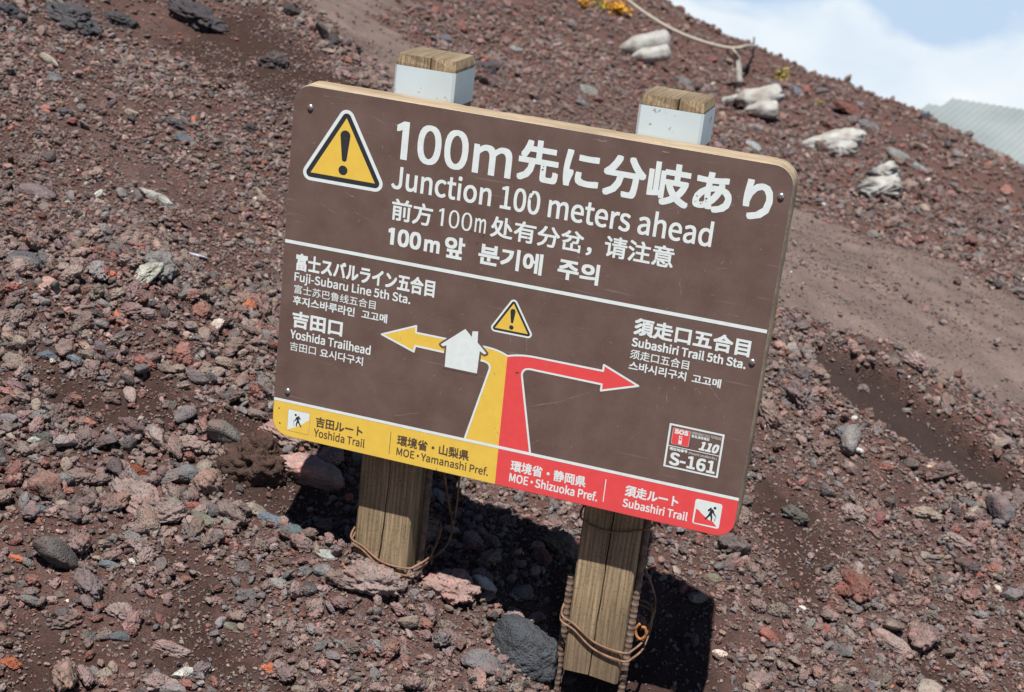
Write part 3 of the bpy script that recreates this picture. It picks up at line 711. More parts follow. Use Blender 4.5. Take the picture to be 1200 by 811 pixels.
def worn_tape():
    mt, nt, b = newmat('worn_white_tape', 0.5, 0.4)
    g_ = N(nt, 'ShaderNodeNewGeometry'); a = N(nt, 'ShaderNodeTexNoise', Scale=38.0, Detail=8.0, Roughness=0.7); L(nt, g_.outputs['Position'], a.inputs['Vector'])
    c = N(nt, 'ShaderNodeTexNoise', Scale=9.0, Detail=3.0); L(nt, g_.outputs['Position'], c.inputs['Vector'])
    m1 = mixc(nt, ramp(nt, c.outputs['Fac'], [(0.35, 0.0), (0.7, 1.0)]), (0.56, 0.65, 0.675), (0.50, 0.565, 0.575))
    L(nt, mixc(nt, ramp(nt, a.outputs['Fac'], [(0.615, 0.0), (0.64, 0.85)]), m1, (0.22, 0.19, 0.155)), b.inputs['Base Color'])
    return mt
M_TAPE = worn_tape()
M_WHITE = plain('white_print', (0.76, 0.825, 0.80), 0.45, 0.4, 0.06, 90)
M_YELLOW = plain('yellow_print', (0.83, 0.55, 0.085), 0.45, 0.4, 0.06, 60)
M_RED = plain('red_print', (0.80, 0.080, 0.082), 0.45, 0.4, 0.06, 60)
M_BLACK = plain('dark_print', (0.030, 0.034, 0.040), 0.5, 0.4, 0.1)
M_BROWNINK = plain('brown_print', (0.105, 0.070, 0.045), 0.5, 0.4, 0.06)
M_SCUFF = plain('scuff', (0.30, 0.24, 0.21), 0.9, 0.1, 0.3, 300)
M_CHIP = plain('chipped_print', (0.15, 0.095, 0.08), 0.9, 0.1, 0.4, 300)
M_STEEL = newmat('screw_steel', 0.32, 0.5)[0]
M_STEEL.node_tree.nodes['Principled BSDF'].inputs['Metallic'].default_value = 0.9
M_STEEL.node_tree.nodes['Principled BSDF'].inputs['Base Color'].default_value = (0.55, 0.56, 0.55, 1)
def panel_material():
    mt, nt, b = newmat('brown_panel', 0.5, 0.4)
    g = N(nt, 'ShaderNodeNewGeometry'); P = g.outputs['Position']
    n = N(nt, 'ShaderNodeTexNoise', Scale=14.0, Detail=6.0, Roughness=0.65); L(nt, P, n.inputs['Vector'])
    n2 = N(nt, 'ShaderNodeTexNoise', Scale=420.0, Detail=2.0); L(nt, P, n2.inputs['Vector'])
    c = mixc(nt, ramp(nt, n.outputs['Fac'], [(0.3, 0.0), (0.7, 1.0)]), PANEL_A, PANEL_B)
    c = mixc(nt, ramp(nt, n2.outputs['Fac'], [(0.60, 0.0), (0.75, 0.35)]), c, (0.30, 0.25, 0.22))
    mp_ = N(nt, 'ShaderNodeMapping'); mp_.inputs['Scale'].default_value = (9, 9, 160); mp_.inputs['Rotation'].default_value = (0, 0.6, 0)
    L(nt, P, mp_.inputs['Vector'])
    n3 = N(nt, 'ShaderNodeTexNoise', Scale=1.0, Detail=3.0); L(nt, mp_.outputs[0], n3.inputs['Vector'])
    c = mixc(nt, ramp(nt, n3.outputs['Fac'], [(0.66, 0.0), (0.74, 0.40)]), c, (0.27, 0.225, 0.20))
    L(nt, c, b.inputs['Base Color'])
    L(nt, ramp(nt, n.outputs['Fac'], [(0.3, 0.42), (0.7, 0.6)]), b.inputs['Roughness'])
    return mt
PANEL_A = (0.118, 0.073, 0.059); PANEL_B = (0.168, 0.110, 0.093)
M_PANEL = panel_material()
def rust_material(name, a, b_, sc):
    mt, nt, b = newmat(name, 0.8, 0.3)
    g = N(nt, 'ShaderNodeNewGeometry'); n = N(nt, 'ShaderNodeTexNoise', Scale=sc, Detail=5.0); L(nt, g.outputs['Position'], n.inputs['Vector'])
    L(nt, mixc(nt, ramp(nt, n.outputs['Fac'], [(0.35, 0.0), (0.65, 1.0)]), a, b_), b.inputs['Base Color'])
    return mt
M_REBAR = rust_material('rusty_bar', (0.115, 0.075, 0.055), (0.24, 0.17, 0.13), 90)
M_WIRE = rust_material('rusty_wire', (0.16, 0.085, 0.05), (0.30, 0.18, 0.115), 60)
M_RING = rust_material('orange_rust', (0.30, 0.11, 0.035), (0.42, 0.19, 0.07), 80)

# ------------------------------------------------------------------ the sign: board coordinates are x to the right, h down from the top edge, y into the scene
SIGN = empty('trail_sign', (0.40, 0.105, 0.0))
tag(SIGN, 'brown wooden trail junction sign with white lettering on two square posts', 'sign')
ORG = Vector(SIGN.location)
def bpt(x, h, y): return (x - ORG.x, y - ORG.y, Z0 - h - ORG.z)
def sheet(name, polys, y, mat, parent=SIGN, stag=0.0):
    vs_, fs = [], []; y = y * 0.3; stag = stag * 0.3        # print is a fraction of a millimetre thick
    for k, pl in enumerate(polys):
        o = len(vs_)
        tri = tessellate_polygon([[Vector((p[0], -p[1], 0)) for p in pl]])
        vs_ += [bpt(p[0], p[1], y - stag * k) for p in pl]
        for t in tri:
            a, b, c = (Vector((pl[i][0], -pl[i][1], 0)) for i in t)
            if (b - a).cross(c - a).z < 0: t = (t[0], t[2], t[1])
            fs.append([o + i for i in t])
    return link(name, mesh(name, vs_, fs), parent, mat)
def seg(a, b, w):
    d = Vector((b[0] - a[0], b[1] - a[1])); d.normalize(); n = Vector((-d.y, d.x)) * w / 2
    return [(a[0] + n.x, a[1] + n.y), (b[0] + n.x, b[1] + n.y), (b[0] - n.x, b[1] - n.y), (a[0] - n.x, a[1] - n.y)]
def disc(c, r, n=14): return [(c[0] + r * math.cos(6.28318 * i / n), c[1] + r * math.sin(6.28318 * i / n)) for i in range(n)]
def stroke(pts, w, closed=False):
    out = []; n = len(pts)
    for i in range(n if closed else n - 1): out.append(seg(pts[i], pts[(i + 1) % n], w))
    out += [disc(p, w / 2) for p in (pts if closed else pts[1:-1])]
    return out
def rrect(x0, h0, x1, h1, r, n=8, corners=(1, 1, 1, 1)):
    out = []
    for k, (cx, cy, a) in enumerate(((x1 - r, h0 + r, -90), (x1 - r, h1 - r, 0), (x0 + r, h1 - r, 90), (x0 + r, h0 + r, 180))):
        for i in range(n + 1):
            t = R(a + 90 * i / n); out.append((cx + r * math.cos(t), cy + r * math.sin(t)))
    return out
def round_offset(tri, d, n=8):
    """polygon grown by d with round corners (convex input)"""
    pts = [Vector(p) for p in tri]; k = len(pts); c = sum(pts, Vector((0, 0))) / k; out = []
    def nor(a, b):
        e = (b - a).normalized(); m_ = Vector((e.y, -e.x)); return m_ if m_.dot(a - c) > 0 else -m_
    for i in range(k):
        n0, n1 = nor(pts[i - 1], pts[i]), nor(pts[i], pts[(i + 1) % k])
        a0 = math.atan2(n0.y, n0.x); a1 = math.atan2(n1.y, n1.x)
        da = (a1 - a0 + math.pi) % (2 * math.pi) - math.pi
        for j in range(n + 1):
            t = a0 + da * j / n; out.append((pts[i].x + d * math.cos(t), pts[i].y + d * math.sin(t)))
    return out

W, H = 0.80, 0.600
OUT = rrect(0, 0, W, H, 0.030, 10)
# printed face: a thin rounded slab
def slab(name, outline, y0, y1, mat, parent=SIGN, wob=0.0):
    n = len(outline); vs_ = []
    for y in (y0, y1):
        for (x, h) in outline:
            vs_.append(bpt(x, h, y))
    if wob:
        for i in range(n, 2 * n):
            v = vs_[i]; w = noise.noise(Vector((v[0] * 14, v[2] * 14, 3))) * wob
            vs_[i] = (v[0] * (1 - 0.004) , v[1] + w, v[2] + w)
    fs = [list(range(n))[::-1], list(range(n, 2 * n))] + [[i, (i + 1) % n, n + (i + 1) % n, n + i] for i in range(n)]
    return link(name, mesh(name, vs_, fs), parent, mat)
face = slab('face_panel', OUT, 0.0, 0.003, M_PANEL)
face.data.materials.append(plain('panel_edge', (0.50, 0.45, 0.38), 0.7, 0.3, 0.3, 200))
for q in face.data.polygons:
    if len(q.vertices) == 4: q.material_index = 1
# backing board: edges subdivided so that the worn rim is not a ruler line
rim = []
for i in range(len(OUT)):
    a, b = Vector(OUT[i]), Vector(OUT[(i + 1) % len(OUT)]); k = max(1, int((b - a).length / 0.012))
    rim += [tuple(a.lerp(b, j / k)) for j in range(k)]
def backing():
    secs = [(0.0032, 0.0000), (0.008, 0.0016), (0.046, 0.0018), (0.0525, -0.0005), (0.055, -0.0045)]
    n = len(rim); vs_ = []
    c = Vector((W / 2, H / 2))
    for y, off in secs:
        for i, p in enumerate(rim):
            a, b = Vector(rim[i - 1]), Vector(rim[(i + 1) % n]); t = (b - a).normalized(); nn = Vector((t.y, -t.x))
            o = off + (0.0 if y < 0.004 else 0.0016 * noise.noise(Vector((p[0] * 22, p[1] * 22, y * 60))) + 0.0008 * noise.noise(Vector((p[0] * 90, p[1] * 90, y * 90))))
            vs_.append(bpt(p[0] + nn.x * o, p[1] + nn.y * o, y))
    m_ = len(secs)
    fs = [[k * n + i, k * n + (i + 1) % n, (k + 1) * n + (i + 1) % n, (k + 1) * n + i] for k in range(m_ - 1) for i in range(n)]
    fs += [list(range(n))[::-1], list(range((m_ - 1) * n, m_ * n))]
    me = mesh('backing_board', vs_, fs, True); me.set_sharp_from_angle(angle=R(40))
    return link('backing_board', me, SIGN, M_BOARD)
backing()

# colour bands: parts of the rounded outline below the lower dividing line
def clip(poly, f):
    out = []
    for i in range(len(poly)):
        a, b = poly[i], poly[(i + 1) % len(poly)]; fa, fb = f(a), f(b)
        if fa >= 0: out.append(a)
        if fa * fb < 0:
            t = fa / (fa - fb); out.append((a[0] + t * (b[0] - a[0]), a[1] + t * (b[1] - a[1])))
    return out
D1 = ((0.0012, 0.2590), (0.7985, 0.2525)); D2 = ((0.0004, 0.5368), (0.7996, 0.5308))
def below(line): return lambda p: p[1] - (line[0][1] + (line[1][1] - line[0][1]) * (p[0] - line[0][0]) / (line[1][0] - line[0][0]))
SPL = ((0.3991, 0.3758), (0.4031, 0.5976))
def sx(h): return SPL[0][0] + (SPL[1][0] - SPL[0][0]) * (h - SPL[0][1]) / (SPL[1][1] - SPL[0][1])
INN = rrect(0.0006, 0.0006, W - 0.0006, H - 0.0006, 0.0295, 10)
band = clip(INN, below(D2))
sheet('yellow_band', [clip(band, lambda p: sx(p[1]) - p[0])], -0.0004, M_YELLOW)
sheet('red_band', [clip(band, lambda p: p[0] - sx(p[1]))], -0.0004, M_RED)
sheet('dividing_line', [seg(*D1, 0.0058)], -0.0012, M_WHITE)
sheet('dividing_line', [seg(*D2, 0.0050)], -0.0012, M_WHITE)

# warning triangles
def triangle(inner, d1, d2, exc):
    w = sheet('warning_triangle', [round_offset(inner, d1 + d2)], -0.0004, M_WHITE)
    sheet('triangle_border', [round_offset(inner, d1)], -0.0007, M_BLACK, w)
    sheet('triangle_field', [inner], -0.0010, M_YELLOW, w)
    sheet('exclamation_mark', exc, -0.0013, M_BLACK, w)
def exclaim(c0, r0, c1, r1, c2, r2):
    n = Vector((1, 0))
    stem = [(c0[0] + r0 * math.cos(t), c0[1] + r0 * math.sin(t)) for t in np.linspace(math.pi, 2 * math.pi, 12)]
    stem += [(c1[0] + r1 * math.cos(t), c1[1] + r1 * math.sin(t)) for t in np.linspace(0, math.pi, 9)]
    return [stem, disc(c2, r2, 22)]
triangle([(0.0925, 0.0412), (0.0374, 0.1381), (0.1489, 0.1372)], 0.0076, 0.0056, exclaim((0.0925, 0.0694), 0.0086, (0.0936, 0.1070), 0.0042, (0.0929, 0.1254), 0.0078))
triangle([(0.3995, 0.2880), (0.3731, 0.3336), (0.4283, 0.3332)], 0.0036, 0.0030, exclaim((0.3997, 0.3010), 0.0043, (0.4002, 0.3185), 0.0021, (0.4000, 0.3277), 0.0037))

# arrows
def bez(p0, p1, p2, n=8): return [tuple((1 - t) ** 2 * np.array(p0) + 2 * t * (1 - t) * np.array(p1) + t * t * np.array(p2)) for t in np.linspace(0, 1, n)]
AW = 0.0032
la = [(0.1832, 0.3842), (0.2412, 0.3578), (0.2416, 0.3692), (0.3000, 0.3690), (0.3000, 0.3924), (0.2424, 0.3917), (0.2410, 0.4022)]
sheet('left_arrow', [la], -0.0004, M_YELLOW)
sheet('arrow_outline', stroke([la[3], la[2], la[1], la[0], la[6], la[5], la[4]], AW), -0.0007, M_WHITE, stag=0.00002)
ytop = [(0.3350, 0.3690)] + bez((0.3560, 0.3690), (0.3800, 0.3680), (0.3991, 0.3760))
ybot = bez((0.3560, 0.3930), (0.3728, 0.3925), (0.3722, 0.4040)) + [(0.3426, 0.5345)]
sheet('yellow_route', [ytop + [(0.4017, 0.5345)] + ybot[::-1] + [(0.3350, 0.3930)]], -0.0004, M_YELLOW)
sheet('route_outline', stroke([(0.3350, 0.3690)] + ytop[1:], AW) + stroke([(0.3350, 0.3930)] + ybot, AW), -0.0007, M_WHITE, stag=0.00002)
rtop = bez((0.3991, 0.3762), (0.4200, 0.3690), (0.4450, 0.3686)) + [(0.5568, 0.3678), (0.5568, 0.3577), (0.6158, 0.3803), (0.5576, 0.4008), (0.5576, 0.3903)]
rbot = [(0.4462, 0.3903)] + bez((0.4400, 0.3903), (0.4262, 0.3905), (0.4266, 0.4030)) + [(0.4560, 0.5322)]
sheet('red_route', [rtop + rbot + [(0.4017, 0.5335)]], -0.00044, M_RED)
sheet('route_outline', stroke(rtop + rbot, AW), -0.0007, M_WHITE, stag=0.00002)
house = [(0.3244, 0.3458), (0.3366, 0.3566), (0.3368, 0.3470), (0.3463, 0.3455), (0.3472, 0.3640), (0.3640, 0.3790), (0.3606, 0.3815), (0.3525, 0.3775), (0.3517, 0.4160), (0.2964, 0.4163), (0.2957, 0.3796), (0.2895, 0.3825), (0.2858, 0.3800)]
hb_ = sheet('hut_outline', stroke(house, 0.0064, True), -0.0014, M_BROWNINK, stag=0.00002)
hb_.data.materials.clear(); hb_.data.materials.append(M_PANEL)
sheet('hut_symbol', [house], -0.0021, M_WHITE)

# hiker pictograms in the two bands
def quad(pts): return pts
def hiker(ox, oh, s, flip):
    """walker with a backpack, drawn in a unit box"""
    def q(l): return [(ox + s * ((1 - x) if flip else x), oh + s * y) for x, y in l]
    body = q([(0.38, 0.30), (0.50, 0.24), (0.60, 0.32), (0.66, 0.50), (0.76, 0.62), (0.72, 0.66), (0.60, 0.56), (0.56, 0.46), (0.52, 0.60), (0.58, 0.74), (0.58, 1.0), (0.50, 1.0), (0.48, 0.78), (0.42, 0.70), (0.30, 0.88), (0.20, 1.0), (0.13, 0.95), (0.26, 0.76), (0.34, 0.58), (0.38, 0.42)])
    pack = q([(0.24, 0.36), (0.40, 0.16), (0.47, 0.20), (0.34, 0.42), (0.28, 0.46)])
    stick = q([(0.76, 0.62), (0.79, 0.62), (0.73, 1.0), (0.70, 1.0)])
    c = q([(0.64, 0.15)])[0]
    return [body, pack, stick, disc(c, s * 0.085, 12)]
pr = rrect(0.7330, 0.5452, 0.7762, 0.5882, 0.004, 5)
pp = sheet('trail_pictogram', [pr], -0.0008, M_WHITE)
sheet('pictogram_slope', [[(0.7359, 0.562), (0.7412, 0.5639), (0.7441, 0.5671), (0.7514, 0.5717), (0.7574, 0.576), (0.7654, 0.5779), (0.7726, 0.5852), (0.7355, 0.5862)]], -0.0011, M_RED, pp)
sheet('pictogram_walker', hiker(0.7480, 0.5500, 0.0270, False), -0.0014, M_BLACK, pp, 0.00002)
pr = rrect(0.0278, 0.5497, 0.0682, 0.5892, 0.002, 4)
pp = sheet('trail_pictogram', [pr], -0.0008, M_BROWNINK)
sheet('pictogram_field', [rrect(0.0282, 0.5501, 0.0678, 0.5888, 0.0018, 4)], -0.0010, M_WHITE, pp)
sheet('pictogram_slope', [[(0.0284, 0.5882), (0.041, 0.5812), (0.0515, 0.575), (0.0579, 0.5699), (0.0629, 0.5648), (0.0676, 0.5625), (0.0676, 0.5886), (0.0284, 0.5886)]], -0.0012, M_YELLOW, pp)
sheet('pictogram_walker', hiker(0.0335, 0.5545, 0.0240, True), -0.0014, M_BLACK, pp, 0.00002)
sheet('separator_line', [seg((0.2149, 0.5492), (0.2151, 0.5894), 0.0010)], -0.0008, M_BROWNINK)
sheet('separator_line', [seg((0.5859, 0.5474), (0.5862, 0.5868), 0.0014)], -0.0008, M_WHITE)
# emergency sticker
st = sheet('emergency_sticker', [rrect(0.6738, 0.4297, 0.7614, 0.5034, 0.0008, 2)], -0.0004, M_WHITE)
sheet('sticker_field', [rrect(0.6768, 0.4327, 0.7584, 0.5004, 0.0005, 2)], -0.0007, M_PANEL, st)
sheet('sticker_line', [seg((0.6770, 0.4668), (0.7582, 0.4666), 0.0012)], -0.0010, M_WHITE, st)
sheet('sticker_badge', [rrect(0.6803, 0.4360, 0.7083, 0.4630, 0.0015, 4)], -0.0010, M_WHITE, st)
sheet('badge_field', [rrect(0.6807, 0.4364, 0.7079, 0.4626, 0.0013, 4)], -0.0012, M_RED, st)
sheet('phone_symbol', [rrect(0.6918, 0.4505, 0.6968, 0.4612, 0.0008, 3), rrect(0.6915, 0.4470, 0.6930, 0.4500, 0.0005, 3), rrect(0.6928, 0.4478, 0.6968, 0.4490, 0.0005, 3)], -0.0014, M_WHITE, st, 0.00002)
sheet('phone_screen', [rrect(0.6927, 0.4516, 0.6960, 0.4545, 0.0004, 3)], -0.0017, M_RED, st)

# ------------------------------------------------------------------ lettering
GLYPHS = {
 '(': '118|84,-69,-33,53,6,3 103,-60,-6,-3,-30,50 59,109,0,-60,0,59 103,277,-30,-50,-6,3 84,286,6,-3,-33,-52 32,109,0,69,0,-69',
 ')': '118|35,-69,-7,3,32,53 86,109,0,-69,0,69 35,286,32,-52,-7,-3 15,277,6,3,30,-50 60,109,0,59,0,-60 15,-60,30,50,6,-3',
 '-': '122|16,86,0,8,30,0 106,86,-30,0,0,8 106,110,0,-8,-30,0 16,110,30,0,0,-8',
 '.': '97|49,-5,-13,0,12,0 72,20,0,-15,0,14 49,44,12,0,-13,0 26,20,0,14,0,-15',
 '0': '194|97,-5,-49,0,49,0 177,129,0,-89,0,89 97,261,49,0,-49,0 18,129,0,89,0,-89|97,21,29,0,-29,0 48,129,0,-75,0,75 97,236,-29,0,29,0 146,129,0,75,0,-75',
 '1': '194|31,0,0,9,47,0 172,0,-47,0,0,9 172,27,0,-9,-18,0 120,27,17,0,0,76 120,257,0,-77,-8,0 96,257,8,0,-14,-8 42,238,23,5,0,-6 42,218,0,7,16,0 88,218,-15,0,0,-64 88,27,0,63,-19,0 31,27,19,0,0,-9',
 '5': '194|92,-5,-41,0,43,0 176,83,0,-56,0,57 98,165,43,0,-15,0 60,155,11,6,2,25 67,229,-3,-24,32,0 163,229,-32,0,0,9 163,257,0,-9,-41,0 39,257,41,0,-3,-40 30,137,3,40,6,-4 47,126,-5,4,15,10 90,141,-17,0,32,0 143,83,0,36,0,-38 89,22,30,0,-30,0 26,50,14,-14,-6,-7 9,29,6,7,18,-17',
 '6': '194|105,-5,-49,0,40,0 179,79,0,-50,0,54 108,159,43,0,-20,0 50,129,15,19,1,79 116,235,-36,0,15,0 157,215,-10,12,6,7 175,235,-6,-7,-15,15 114,261,27,0,-49,0 20,123,0,100,0,-85|50,103,4,-53,17,24 103,136,-16,0,31,0 149,79,0,34,0,-35 105,21,25,0,-32,0',
 'A': '213|1,0,29,86,11,0 34,0,-11,0,8,26 59,78,-8,-26,31,0 153,78,-32,0,8,-26 177,0,-8,26,12,0 211,0,-11,0,-29,86 124,257,29,-86,-12,0 88,257,12,0,-29,-86|67,104,26,0,4,13 79,144,-4,-14,10,29 105,230,-8,-30,1,0 106,230,0,0,9,-29 132,144,-9,29,4,-14 145,104,-4,13,-26,0',
 'C': '223|132,-5,-64,0,33,0 211,32,-21,-23,-6,7 193,53,6,-7,-17,-18 133,24,25,0,-49,0 54,129,0,-65,0,64 134,233,-48,0,23,0 187,209,-14,14,6,7 204,230,-5,-7,-14,16 134,261,31,0,-65,0 20,128,0,83,0,-83',
 'E': '206|35,0,0,86,51,0 187,0,-51,0,0,9 187,28,0,-10,-40,0 68,28,39,0,0,31 68,121,0,-31,32,0 165,121,-33,0,0,9 165,149,0,-9,-33,0 68,149,32,0,0,27 68,229,0,-27,38,0 183,229,-38,0,0,9 183,257,0,-9,-49,0 35,257,50,0,0,-86',
 'F': '193|35,0,0,86,11,0 68,0,-11,0,0,38 68,115,0,-38,32,0 166,115,-33,0,0,9 166,143,0,-10,-33,0 68,143,32,0,0,28 68,229,0,-29,38,0 183,229,-38,0,0,9 183,257,0,-9,-49,0 35,257,50,0,0,-86',
 'G': '241|136,-5,-67,0,35,0 215,25,-16,-17,0,36 215,133,0,-36,-28,0 131,133,28,0,0,-9 131,106,0,9,18,0 186,106,-19,0,0,-22 186,39,0,22,-11,-10 139,24,19,0,-55,0 54,129,0,-65,0,64 139,233,-52,0,26,0 194,209,-13,13,6,7 212,230,-6,-7,-15,15 138,261,36,0,-68,0 20,128,0,83,0,-83',
 'I': '103|35,0,0,86,11,0 68,0,-11,0,0,86 68,257,0,-86,-11,0 35,257,11,0,0,-86',
 'J': '187|83,-5,-33,0,50,0 154,75,0,-44,0,61 154,257,0,-61,-11,0 121,257,11,0,0,-60 121,78,0,60,0,-38 80,24,27,0,-19,0 35,53,12,-21,-7,-6 12,36,8,6,15,-27',
 'L': '190|35,0,0,86,49,0 180,0,-48,0,0,9 180,28,0,-10,-37,0 68,28,37,0,0,76 68,257,0,-77,-11,0 35,257,11,0,0,-86',
 'M': '284|35,0,0,86,10,0 64,0,-9,0,0,47 64,142,0,-47,0,22 60,218,2,-23,1,0 62,218,-1,0,7,-20 82,159,-7,20,17,-44 131,26,-16,44,7,0 153,26,-8,0,16,44 201,159,-16,-44,7,20 222,218,-7,-20,0,0 223,218,0,0,-2,-23 219,142,0,22,0,-47 219,0,0,47,10,0 249,0,-10,0,0,86 249,257,0,-86,-13,0 210,257,13,0,-16,-46 161,119,16,46,-6,-17 143,66,7,18,0,0 142,66,0,0,-6,18 123,119,7,-17,-16,46 74,257,17,-46,-13,0 35,257,13,0,0,-86',
 'N': '253|35,0,0,86,11,0 66,0,-10,0,0,45 66,135,0,-45,0,27 62,215,1,-26,0,0 63,215,0,0,10,-18 91,162,-9,18,31,-54 185,0,-32,54,11,0 218,0,-11,0,0,86 218,257,0,-86,-10,0 187,257,10,0,0,-45 187,123,0,45,0,-26 192,42,-3,26,-1,0 190,42,0,0,-9,18 162,95,9,-18,-31,54 68,257,32,-54,-11,0 35,257,11,0,0,-86',
 'O': '260|130,-5,-65,0,64,0 239,129,0,-82,0,82 130,261,64,0,-65,0 20,129,0,82,0,-82|130,24,46,0,-46,0 54,129,0,-64,0,64 130,233,-46,0,46,0 206,129,0,64,0,-64',
 'P': '222|35,0,0,86,11,0 68,0,-11,0,0,34 68,102,0,-34,14,0 110,102,-14,0,56,0 204,181,0,-54,0,56 109,257,57,0,-25,0 35,257,25,0,0,-86|68,129,12,0,0,33 68,230,0,-34,12,0 104,230,-12,0,46,0 172,181,0,38,0,-36 106,129,45,0,-13,0',
 'R': '222|68,135,14,0,0,32 68,230,0,-31,14,0 111,230,-15,0,40,0 173,185,0,33,0,-34 111,135,40,0,-15,0|176,0,-21,36,12,0 213,0,-13,0,-22,37 147,112,22,-37,35,9 205,185,0,-40,0,53 116,257,52,0,-27,0 35,257,27,0,0,-86 35,0,0,86,11,0 68,0,-11,0,0,36 68,109,0,-36,15,0 114,109,-16,0,21,-36',
 'S': '209|106,-5,-36,0,54,0 194,68,0,-40,0,38 141,137,30,-13,-12,5 104,153,12,-6,-20,8 62,196,0,-25,0,22 110,233,-29,0,23,0 168,209,-16,15,6,7 185,230,-6,-7,-18,18 110,261,30,0,-47,0 29,193,0,40,0,-37 81,127,-24,11,12,-5 118,111,-13,6,24,-11 161,65,0,27,0,-24 107,24,34,0,-27,0 36,56,18,-20,-6,-8 17,33,6,8,22,-23',
 'T': '210|89,0,0,76,10,0 121,0,-11,0,0,76 121,229,0,-76,26,0 199,229,-26,0,0,9 199,257,0,-9,-63,0 11,257,63,0,0,-9 11,229,0,9,26,0 89,229,-26,0,0,-76',
 'Y': '186|77,0,0,33,10,0 109,0,-11,0,0,33 109,99,0,-33,26,53 186,257,-26,-53,-11,0 153,257,11,0,-11,-25 120,184,11,24,-8,-19 94,128,9,19,-1,0 92,128,1,0,-9,19 67,184,9,-19,-11,24 34,257,11,-25,-11,0 0,257,11,0,25,-53 77,99,-26,53,0,-33',
 'a': '197|76,-5,-32,0,23,0 139,23,-18,-15,0,0 140,23,0,0,1,-8 143,0,-1,8,9,0 169,0,-9,0,0,39 169,117,0,-39,0,47 103,195,47,0,-31,0 29,170,17,11,4,-7 41,148,-4,7,15,10 98,168,-22,0,31,0 137,120,0,25,-81,-9 21,49,0,42,0,-34|85,21,18,0,-19,0 51,51,0,-21,0,25 137,99,-64,-7,0,-18 137,46,0,18,-18,-16',
 'b': '216|116,-5,-18,0,43,0 199,98,0,-65,0,59 123,195,49,0,-21,0 63,168,18,15,0,12 64,202,0,-11,0,26 64,279,0,-26,-10,0 32,279,11,0,0,-93 32,0,0,93,9,0 58,0,-9,0,1,7 61,20,-1,-7,0,0 62,20,0,0,16,-15|111,22,31,0,-13,0 64,42,17,-15,0,33 64,142,0,-33,18,17 115,168,-16,0,36,0 165,98,0,42,0,-47',
 'c': '179|107,-5,-50,0,23,0 169,19,-17,-14,-5,7 155,41,4,-7,-12,-11 110,22,17,0,-35,0 51,95,0,-44,0,44 111,168,-35,0,15,0 149,152,-11,9,5,7 165,173,-5,-7,-13,12 110,195,24,0,-49,0 18,95,0,63,0,-63',
 'd': '217|97,-5,-48,0,23,0 155,22,-15,-14,0,0 156,22,-1,0,1,-7 159,0,-1,7,8,0 185,0,-9,0,0,93 185,279,0,-93,-11,0 153,279,10,0,0,-25 153,206,0,24,0,-11 154,173,0,11,-16,14 101,195,22,0,-44,0 19,95,0,62,0,-63|104,22,17,0,-33,0 51,95,0,-46,0,44 106,168,-30,0,16,0 153,148,-16,14,0,-33 153,48,0,34,-16,-17',
 'e': '194|109,-5,-51,0,26,0 172,15,-17,-11,-4,7 160,36,4,-7,-14,-9 113,21,18,0,-36,0 50,88,2,-41,42,0 178,88,-43,0,1,4 179,106,0,-7,0,54 103,195,49,0,-43,0 18,95,0,62,0,-63|49,110,34,0,4,38 104,169,-27,0,30,0 151,110,0,39,-34,0',
 'f': '114|12,164,0,8,8,0 37,164,-8,0,0,-55 37,0,0,55,11,0 69,0,-10,0,0,55 69,164,0,-55,14,0 110,164,-14,0,0,9 110,190,0,-9,-14,0 69,190,14,0,0,10 69,220,0,-10,0,25 96,258,-18,0,7,0 118,252,-7,4,2,9 125,277,-3,-8,-9,4 93,283,12,0,-38,0 37,221,0,38,0,-11 37,190,0,10,-8,0 12,188,8,1,0,-8',
 'h': '213|32,0,0,93,11,0 64,0,-10,0,0,46 64,138,0,-46,19,19 116,167,-19,0,25,0 152,116,0,36,0,-39 152,0,0,39,11,0 184,0,-10,0,0,40 184,120,0,-40,0,49 126,195,40,0,-26,0 63,163,18,18,0,13 64,202,0,-13,0,26 64,279,0,-26,-10,0 32,279,11,0,0,-93',
 'i': '96|32,0,0,63,11,0 64,0,-10,0,0,63 64,190,0,-63,-10,0 32,190,11,0,0,-63|48,229,-12,0,13,0 70,251,0,-13,0,12 48,271,13,0,-12,0 27,251,0,12,0,-13',
 'j': '96|12,-85,-11,0,38,0 64,-22,0,-39,0,71 64,190,0,-70,-10,0 33,190,10,0,0,-70 33,-22,0,71,0,-23 9,-59,19,0,-7,0 -9,-56,5,-1,-2,-8 -15,-80,2,8,6,-3|48,229,-12,0,13,0 70,251,0,-13,0,12 48,271,13,0,-12,0 27,251,0,12,0,-13',
 'k': '193|32,0,0,93,11,0 64,0,-11,0,0,17 64,50,0,-17,12,14 99,92,-11,-14,19,-31 155,0,-18,31,12,0 190,0,-12,0,-24,38 118,113,24,-37,21,26 181,190,-21,-25,-12,0 146,190,12,0,-27,-33 65,90,27,33,0,0 64,90,0,0,0,63 64,279,0,-63,-11,0 32,279,11,0,0,-93',
 'l': '100|66,-5,-24,0,9,0 84,-2,-4,-1,-1,8 80,23,1,-8,-4,-1 73,22,2,0,-5,0 64,36,0,-10,0,81 64,279,0,-81,-10,0 32,279,11,0,0,-81 32,38,0,80,0,-27',
 'm': '324|32,0,0,63,11,0 64,0,-10,0,0,46 64,138,0,-46,18,20 112,167,-14,0,24,0 147,116,0,36,0,-39 147,0,0,39,11,0 179,0,-10,0,0,46 179,138,0,-46,18,20 227,167,-14,0,24,0 263,116,0,36,0,-39 263,0,0,39,10,0 294,0,-10,0,0,40 294,120,0,-40,0,49 237,195,39,0,-23,0 174,159,20,21,-8,22 121,195,30,0,-22,0 62,162,17,19,0,0 62,162,0,0,-1,10 58,190,2,-9,-8,0 32,190,9,0,0,-63',
